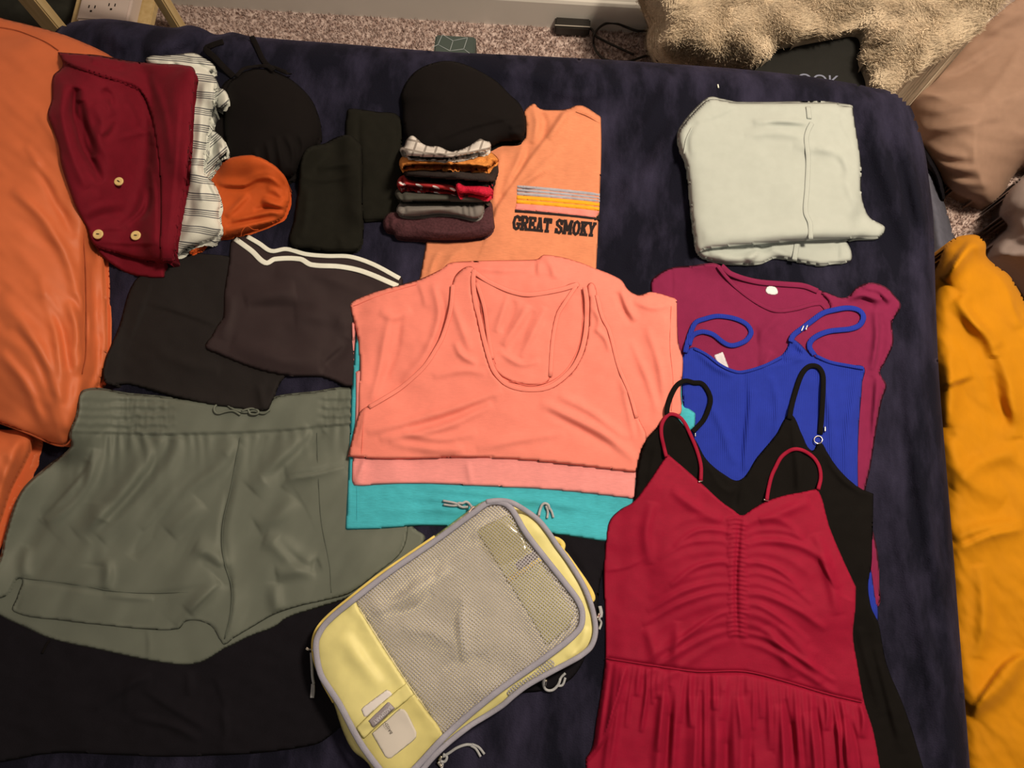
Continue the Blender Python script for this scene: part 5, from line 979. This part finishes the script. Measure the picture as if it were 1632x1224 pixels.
# dark green tissue-box like carton with pale geometric lines
M['green'] = plain('dark_green_card', A(70, 76, 64), 0.6); M['line'] = plain('pale_print', A(176, 172, 158), 0.6)
gx0 = at_z(np.array([688.]), np.array([85.]), 0.11)[0]; gx1 = at_z(np.array([757.]), np.array([88.]), 0.11)[0]; gt = at_z(np.array([720.]), np.array([54.]), 0.11)[0]
gb = thing('carton', 'dark green carton with pale geometric lines on the carpet', 'carton', ((gx0[0] + gx1[0]) / 2, gt[1] - .055, 0.0))
box('carton_body', gx0[0] + .004, gx1[0] - .002, gt[1] - .115, gt[1] - .003, 0.010, 0.110, M['green'], gb, bev=.004)
def gl(pts):
    P = at_z(np.array([p[0] for p in pts], float), np.array([p[1] for p in pts], float), 0.1107); P = np.array([P[0] + (P[1] - P[0]) * t for t in np.linspace(0, 1, 4)])
    sweep('printed_line', P, .0008, .0004, M['line'], gb, 6)
for a, b in (((705,55),(698,71)),((705,55),(722,65)),((722,65),(717,81)),((698,71),(717,81)),((722,65),(745,60)),((745,60),(739,78)),((717,81),(739,78)),((739,78),(750,86)),((698,71),(688,76))): gl((a, b))

# pale wooden stand with a white power strip, top left
def wood(name):
    m, nt, N, L, b = newmat(name); tc = N.new('ShaderNodeTexCoord'); mp = N.new('ShaderNodeMapping'); mp.inputs['Scale'].default_value = (60, 60, 4); L.new(tc.outputs['Object'], mp.inputs['Vector'])
    n = N.new('ShaderNodeTexNoise'); n.inputs['Scale'].default_value = 1.0; n.inputs['Detail'].default_value = 4; L.new(mp.outputs[0], n.inputs['Vector'])
    cr = N.new('ShaderNodeValToRGB'); L.new(n.outputs['Fac'], cr.inputs[0]); cr.color_ramp.elements[0].color = A(186, 146, 88); cr.color_ramp.elements[1].color = A(208, 170, 112)
    cr.color_ramp.elements[0].position = .3; cr.color_ramp.elements[1].position = .7
    L.new(cr.outputs[0], b.inputs['Base Color']); b.inputs['Roughness'].default_value = 0.5; return m
M['wood'] = wood('pale_birch')
YS = 1.14
la_ = at_y(np.array([69., 274.]), np.array([22., 25.]), YS); xa, xb = la_[0, 0], la_[1, 0]
sd_ = thing('side_table', 'pale birch side table in the gap between bed and wall', 'side table', ((xa + xb) / 2, YS + .13, 0.0))
for x, w2, dx in ((xa, .021, .05), (xb, .011, -.16)):
    box('leg', x - w2, x + w2, YS - .014, YS + .014, 0.009, 0.60, M['wood'], sd_, bev=.003)
    box('leg', x + dx - .012, x + dx + .012, YS + .21, YS + .234, 0.009, 0.60, M['wood'], sd_, bev=.003)
s0 = at_z(np.array([116., 243.]), np.array([20., 20.]), 0.22)
box('shelf', s0[0, 0], s0[1, 0], YS - .005, YS + .205, 0.20, 0.22, M['wood'], sd_, bev=.002)
box('cross_rail', xa - .01, s0[0, 0] + .01, YS + .014, YS + .03, 0.20, 0.225, M['wood'], sd_, bev=.002)
box('table_top', xa - .03, xb + .02, YS + .11, YS + .24, 0.60, 0.625, M['wood'], sd_, bev=.003)
M['whiteplastic'] = plain('white_plastic', A(206, 176, 152), 0.4)
w0 = at_z(np.array([124., 207.]), np.array([14., 14.]), 0.262)
ps = thing('power_strip', 'white power strip with sockets lying on the birch shelf', 'power strip', ((w0[0, 0] + w0[1, 0]) / 2, YS + .09, 0.2205))
box('housing', w0[0, 0], w0[1, 0], YS + .025, YS + .17, 0.2205, 0.262, M['whiteplastic'], ps, bev=.005)
for u, v in ((146, 13), (178, 10)):
    p = at_z(np.array([float(u)]), np.array([float(v)]), 0.2622)[0]
    for dx, dy, sx, sy in ((-.007, .004, .0014, .004), (.007, .004, .0014, .004), (0, -.008, .0025, .0025)):
        box('socket_hole', p[0] + dx - sx, p[0] + dx + sx, p[1] + dy - sy, p[1] + dy + sy, 0.2619, 0.2624, M['dark'], ps, bev=0)
M['darkgreen'] = fabric('dark_green_heap', A(48, 44, 34), weave=700)
dg_, _ = heap('cloth_bag', [(-80,-70),(128,-70),(132,20),(110,46),(60,52),(0,40),(-80,20)], M['darkgreen'], 0.02, 0.13, 50, (), [(10,40),(4,15)], step=5)  # plain dark green heap filling the low space under the table
tag(dg_, 'dark green heap on the floor under the birch side table', 'bag')
